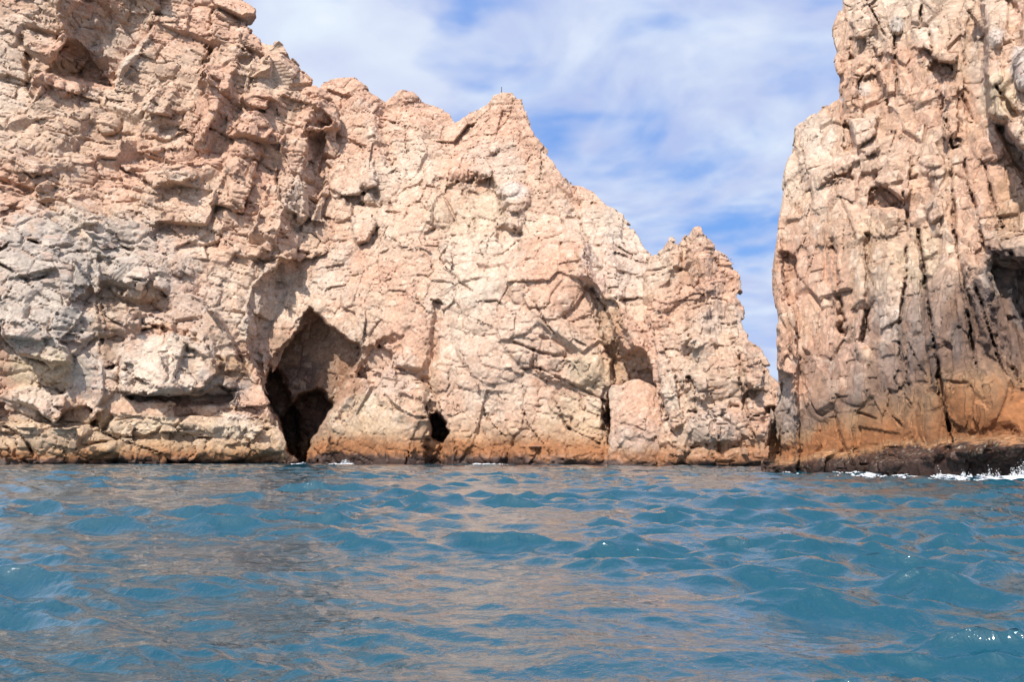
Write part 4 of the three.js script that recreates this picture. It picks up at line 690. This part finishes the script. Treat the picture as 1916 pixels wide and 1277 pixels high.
    if (y < crust + 0.5 && y > 0.3) { const sp = vnoise(x * 7, y * 7, z * 7, 140), band = smooth(0.25, 0.9, y / crust); if (sp > 0.45) mixIn(rgb, CREAM, (sp - 0.45) * 1.6 * band); else if (sp < -0.3) mixIn(rgb, RUST, 0.3 * band); }
    return y < crust ? 1 : y < lerp(3.2, 7, k) + n2 ? 2 : 0;
  });
  stackRelief = r;
  const g = meshRock(r, st, [22, -1, -97], [54, 64, -50], 0.14, paint);
  lap('stack ' + (g.tri.length / 3 | 0));
  const root = thing('sea_stack', place(1700, 893, 67), 'sheer tan sea stack on the right with upright joints and a dark stained lower half', 'sea stack');
  buildRock(root, g, { 1: { name: 'mussel_crust', label: 'dark brown crust of mussels at the waterline', wet: true }, 2: { name: 'tide_band', label: 'smooth orange brown band above the crust' } });
}

// ================================================================ sea
const waves = [], swell = (x, z) => { let y = 0; for (const w of waves) if (w[5] > 0.8) y += w[3] * Math.sin((x * w[0] + z * w[1]) * w[2] + w[4]); return y; };
{
  const rs = rng(91);
  for (let i = 0; i < 120; i++) {
    const t = i / 119, L = 0.12 * Math.pow(52, Math.pow(t, 0.95)) * (0.9 + 0.2 * rs()), spread = lerp(1.5, 0.7, t), th = Math.PI * 0.5 + 0.25 + (rs() + rs() - 1) * spread;
    waves.push([Math.cos(th), Math.sin(th), 2 * Math.PI / L, 0.0108 * Math.pow(L, 0.84) * (0.6 + 0.8 * rs()) * (L > 3.5 ? 0.5 : L > 0.9 && L < 2.2 ? 1.15 : 1), rs() * 6.283, L]);
  }
  const NR = 620, angles = [];
  for (let i = 0; i <= 560; i++) angles.push(-0.80 + 1.6 * i / 560);
  for (let i = 1; i < 48; i++) angles.push(0.80 + (2 * Math.PI - 1.6) * i / 48);
  const NA = angles.length, radii = [0.4, 1.2, 2.2];
  for (let i = 0; i < NR; i++) radii.push(3 * Math.pow(250 / 3, i / (NR - 1)));
  radii.push(320, 500, 900, 2000, 5000);
  const pos = new Float32Array(radii.length * NA * 3), uv = new Float32Array(radii.length * NA * 2), idx = [];
  radii.forEach((r, j) => {
    const dr = r * 0.0052, da = r * 0.0025, res = Math.max(dr, da);
    for (let i = 0; i < NA; i++) {
      const a = angles[i], x = r * Math.sin(a), z = -r * Math.cos(a), o = (j * NA + i) * 3;
      let X = x, Y = 0, Z = z;
      const coarse = i > 562 ? 4 : 0, gust = clamp(0.78 + 1.9 * fbm(x * 0.19, 3, z * 0.27, 301, 3), 0.3, 1.4), calm = 1 - smooth(200, 300, r);
      for (const w of waves) {
        const k = smooth(2.2, 4.5, w[5] / (res + coarse)) * calm; if (k <= 0) continue;
        const ph = (x * w[0] + z * w[1]) * w[2] + w[4], A = w[3] * k * (w[5] < 3.5 ? gust : 1), s = Math.sin(ph), c = Math.cos(ph);
        Y += A * s; X += 0.62 * A * w[0] * c; Z += 0.62 * A * w[1] * c;
      }
      pos[o] = X; pos[o + 1] = Y; pos[o + 2] = Z; uv[(j * NA + i) * 2] = x / 4; uv[(j * NA + i) * 2 + 1] = z / 4;
    }
  });
  for (let j = 0; j < radii.length - 1; j++) for (let i = 0; i < NA; i++) { const a = j * NA + i, b = j * NA + (i + 1) % NA; idx.push(a, b, a + NA, b, b + NA, a + NA); }
  for (let i = 1; i < NA - 1; i++) idx.push(0, i + 1, i);
  const g = new THREE.BufferGeometry();
  g.setAttribute('position', new THREE.BufferAttribute(pos, 3)); g.setAttribute('uv', new THREE.BufferAttribute(uv, 2)); g.setIndex(idx); g.computeVertexNormals();
  const ripple = speckle(1024, (u, v) => { let t = 0, a = 0.5; for (let f = 12, i = 0; i < 5; i++, f *= 2, a *= 0.55) t += a * (1 - Math.abs(tnoise(u, v, f, 120 + i) * 2 - 1)); return t; });
  const m = new THREE.MeshPhysicalMaterial({ name: 'sea_water', color: new THREE.Color(0.0003, 0.054, 0.082), roughness: 0.03, ior: 1.5, clearcoat: 0.55, clearcoatRoughness: 0.03, bumpMap: ripple, bumpScale: 0.05 });
  const sea = new THREE.Mesh(g, m); sea.name = 'sea'; sea.receiveShadow = true;
  tag(sea, 'choppy blue green sea filling the foreground up to the cliffs', 'sea', null, 'structure');
  scene.add(sea);
  lap('sea ' + (idx.length / 3 | 0));
}

// ================================================================ foam and spray
{
  const foamMat = new THREE.MeshStandardMaterial({ name: 'foam', color: new THREE.Color(0.74, 0.76, 0.78), roughness: 0.9 });
  const fleck = new THREE.IcosahedronGeometry(1, 0), shore = (px) => stackRelief.F[Math.round((885 - stackRelief.y0) / 2) * stackRelief.nx + Math.round((px - stackRelief.x0) / 2)];
  class Foam {
    constructor(seed) { this.r = rng(seed); this.parts = []; this.seed = seed; }
    add(x, y, z, a, b, c) {
      const q = fleck.clone(), p = q.attributes.position, i = this.parts.length;
      for (let k = 0; k < p.count; k++) { const f = 0.7 + 0.6 * RND[hash3(Math.round(p.getX(k) * 50), Math.round(p.getY(k) * 50) + i * 7, Math.round(p.getZ(k) * 50), this.seed) & 65535]; p.setXYZ(k, p.getX(k) * f * a, p.getY(k) * f * b, p.getZ(k) * f * c); }
      q.rotateY(this.r() * 6.3); q.translate(x, y, z); this.parts.push(q);
    }
    sheet(c, half, depth, n, thick = 1) {                               // torn sheet of foam lying on the water
      for (let i = 0; i < n; i++) {
        const u = this.r() * 2 - 1, v = this.r() * 2 - 1, x = c.x + u * half, z = c.z + v * depth, d = fbm(x * 1.3, 4, z * 1.6, 500, 3) + 0.15 - Math.abs(v) * 0.3 - u * u * 0.25;
        if (d < 0) continue;
        const s = (0.03 + 0.09 * this.r()) * thick; this.add(x, swell(x, z) + 0.02, z, s * 1.7, s * 0.45, s);
      }
    }
    burst(c, half, height, n) {                                         // droplets thrown up, densest low down
      for (let i = 0; i < n; i++) {
        const u = this.r() + this.r() - 1, e = Math.max(0, 1 - Math.abs(u)) * (0.5 + 0.9 * Math.abs(vnoise(u * 5, this.seed, 3, 511))), t = this.r() * this.r(), s = (0.018 + 0.05 * this.r() * this.r()) * (1.25 - t);
        this.add(c.x + u * half, swell(c.x, c.z) + t * height * e, c.z + (this.r() - 0.5) * 0.5, s, s * (1 + 0.8 * this.r()), s);
      }
    }
    done(label) {
      const g = mergeGeometries(this.parts); g.computeVertexNormals();
      const o = new THREE.Mesh(g, foamMat); o.name = numbered('sea_foam'); o.castShadow = o.receiveShadow = true;
      tag(o, label, 'foam', null, 'stuff'); scene.add(o);
    }
  }
  const at = (px, w) => { const p = place(px, 870, w); p.y = 0; return p; };
  let f = new Foam(1); f.burst(at(646, 134), 1.7, 1.7, 520); f.sheet(at(646, 133), 3.2, 0.9, 420, 1.2); f.done('small white splash of foam at the foot of the mound beside the big cave');
  f = new Foam(2); f.sheet(at(560, 136), 2.1, 1.0, 700, 1.7); f.burst(at(566, 137), 1.2, 0.6, 200); f.done('thin white foam streak below the mouth of the big cave');
  f = new Foam(3); f.sheet(at(918, 130), 3.0, 1.2, 800, 1.8); f.burst(at(925, 131), 2.4, 0.5, 320); f.done('flat white foam line in front of the peaked cliff');
  f = new Foam(4);
  for (let px = 1470; px < 1930; px += 15) {
    const w = shore(px), k = smooth(1500, 1680, px);
    f.sheet(at(px, w - 1.3 - 0.9 * vnoise(px * 0.02, 2, 3, 521)), 0.7, 0.5 + 0.5 * k, Math.round((20 + 150 * k) * clamp(0.6 + 1.4 * vnoise(px * 0.035, 7, 1, 522), 0.1, 1.4)));
  }
  for (let px = 1560; px < 1920; px += 10) { f.sheet(at(px, shore(px) - 3.2 - 0.006 * (px - 1560)), 0.6, 0.35, 40, 0.8); f.sheet(at(px, shore(px) - 5.5 - 2 * vnoise(px * 0.01, 3, 8, 523)), 1.0, 0.5, 16, 0.6); }
  for (const [px, half, h, n] of [[1756, 0.12, 1.5, 90], [1782, 0.3, 0.5, 60], [1800, 0.12, 0.8, 50], [1812, 0.1, 0.9, 40], [1836, 0.5, 1.2, 200], [1850, 0.25, 1.7, 120], [1864, 0.3, 1.2, 120], [1895, 0.5, 1.5, 220], [1912, 0.6, 1.9, 260]]) f.burst(at(px, shore(px) - 0.9), half, h, n);
  f.done('long torn white foam line and spray along the foot of the sea stack');
}

// ================================================================ the little mark on the peak
{
  const p = place(938.5, 173, 166);
  const o = thing('summit_post', p, 'tiny dark post standing upright on the tip of the central peak', 'post');
  const mat = new THREE.MeshStandardMaterial({ name: 'weathered_iron', color: new THREE.Color(0.02, 0.02, 0.022), roughness: 0.7 });
  const shaft = new THREE.Mesh(new THREE.CylinderGeometry(0.07, 0.1, 1.5, 10), mat); shaft.name = 'shaft'; shaft.position.y = 0.5; o.add(shaft);
  const cap = new THREE.Mesh(new THREE.SphereGeometry(0.11, 10, 8), mat); cap.name = 'cap'; cap.position.y = 1.25; o.add(cap);
}
lap('rest');
console.log(timing.join(', '));
renderer.render(scene, camera);
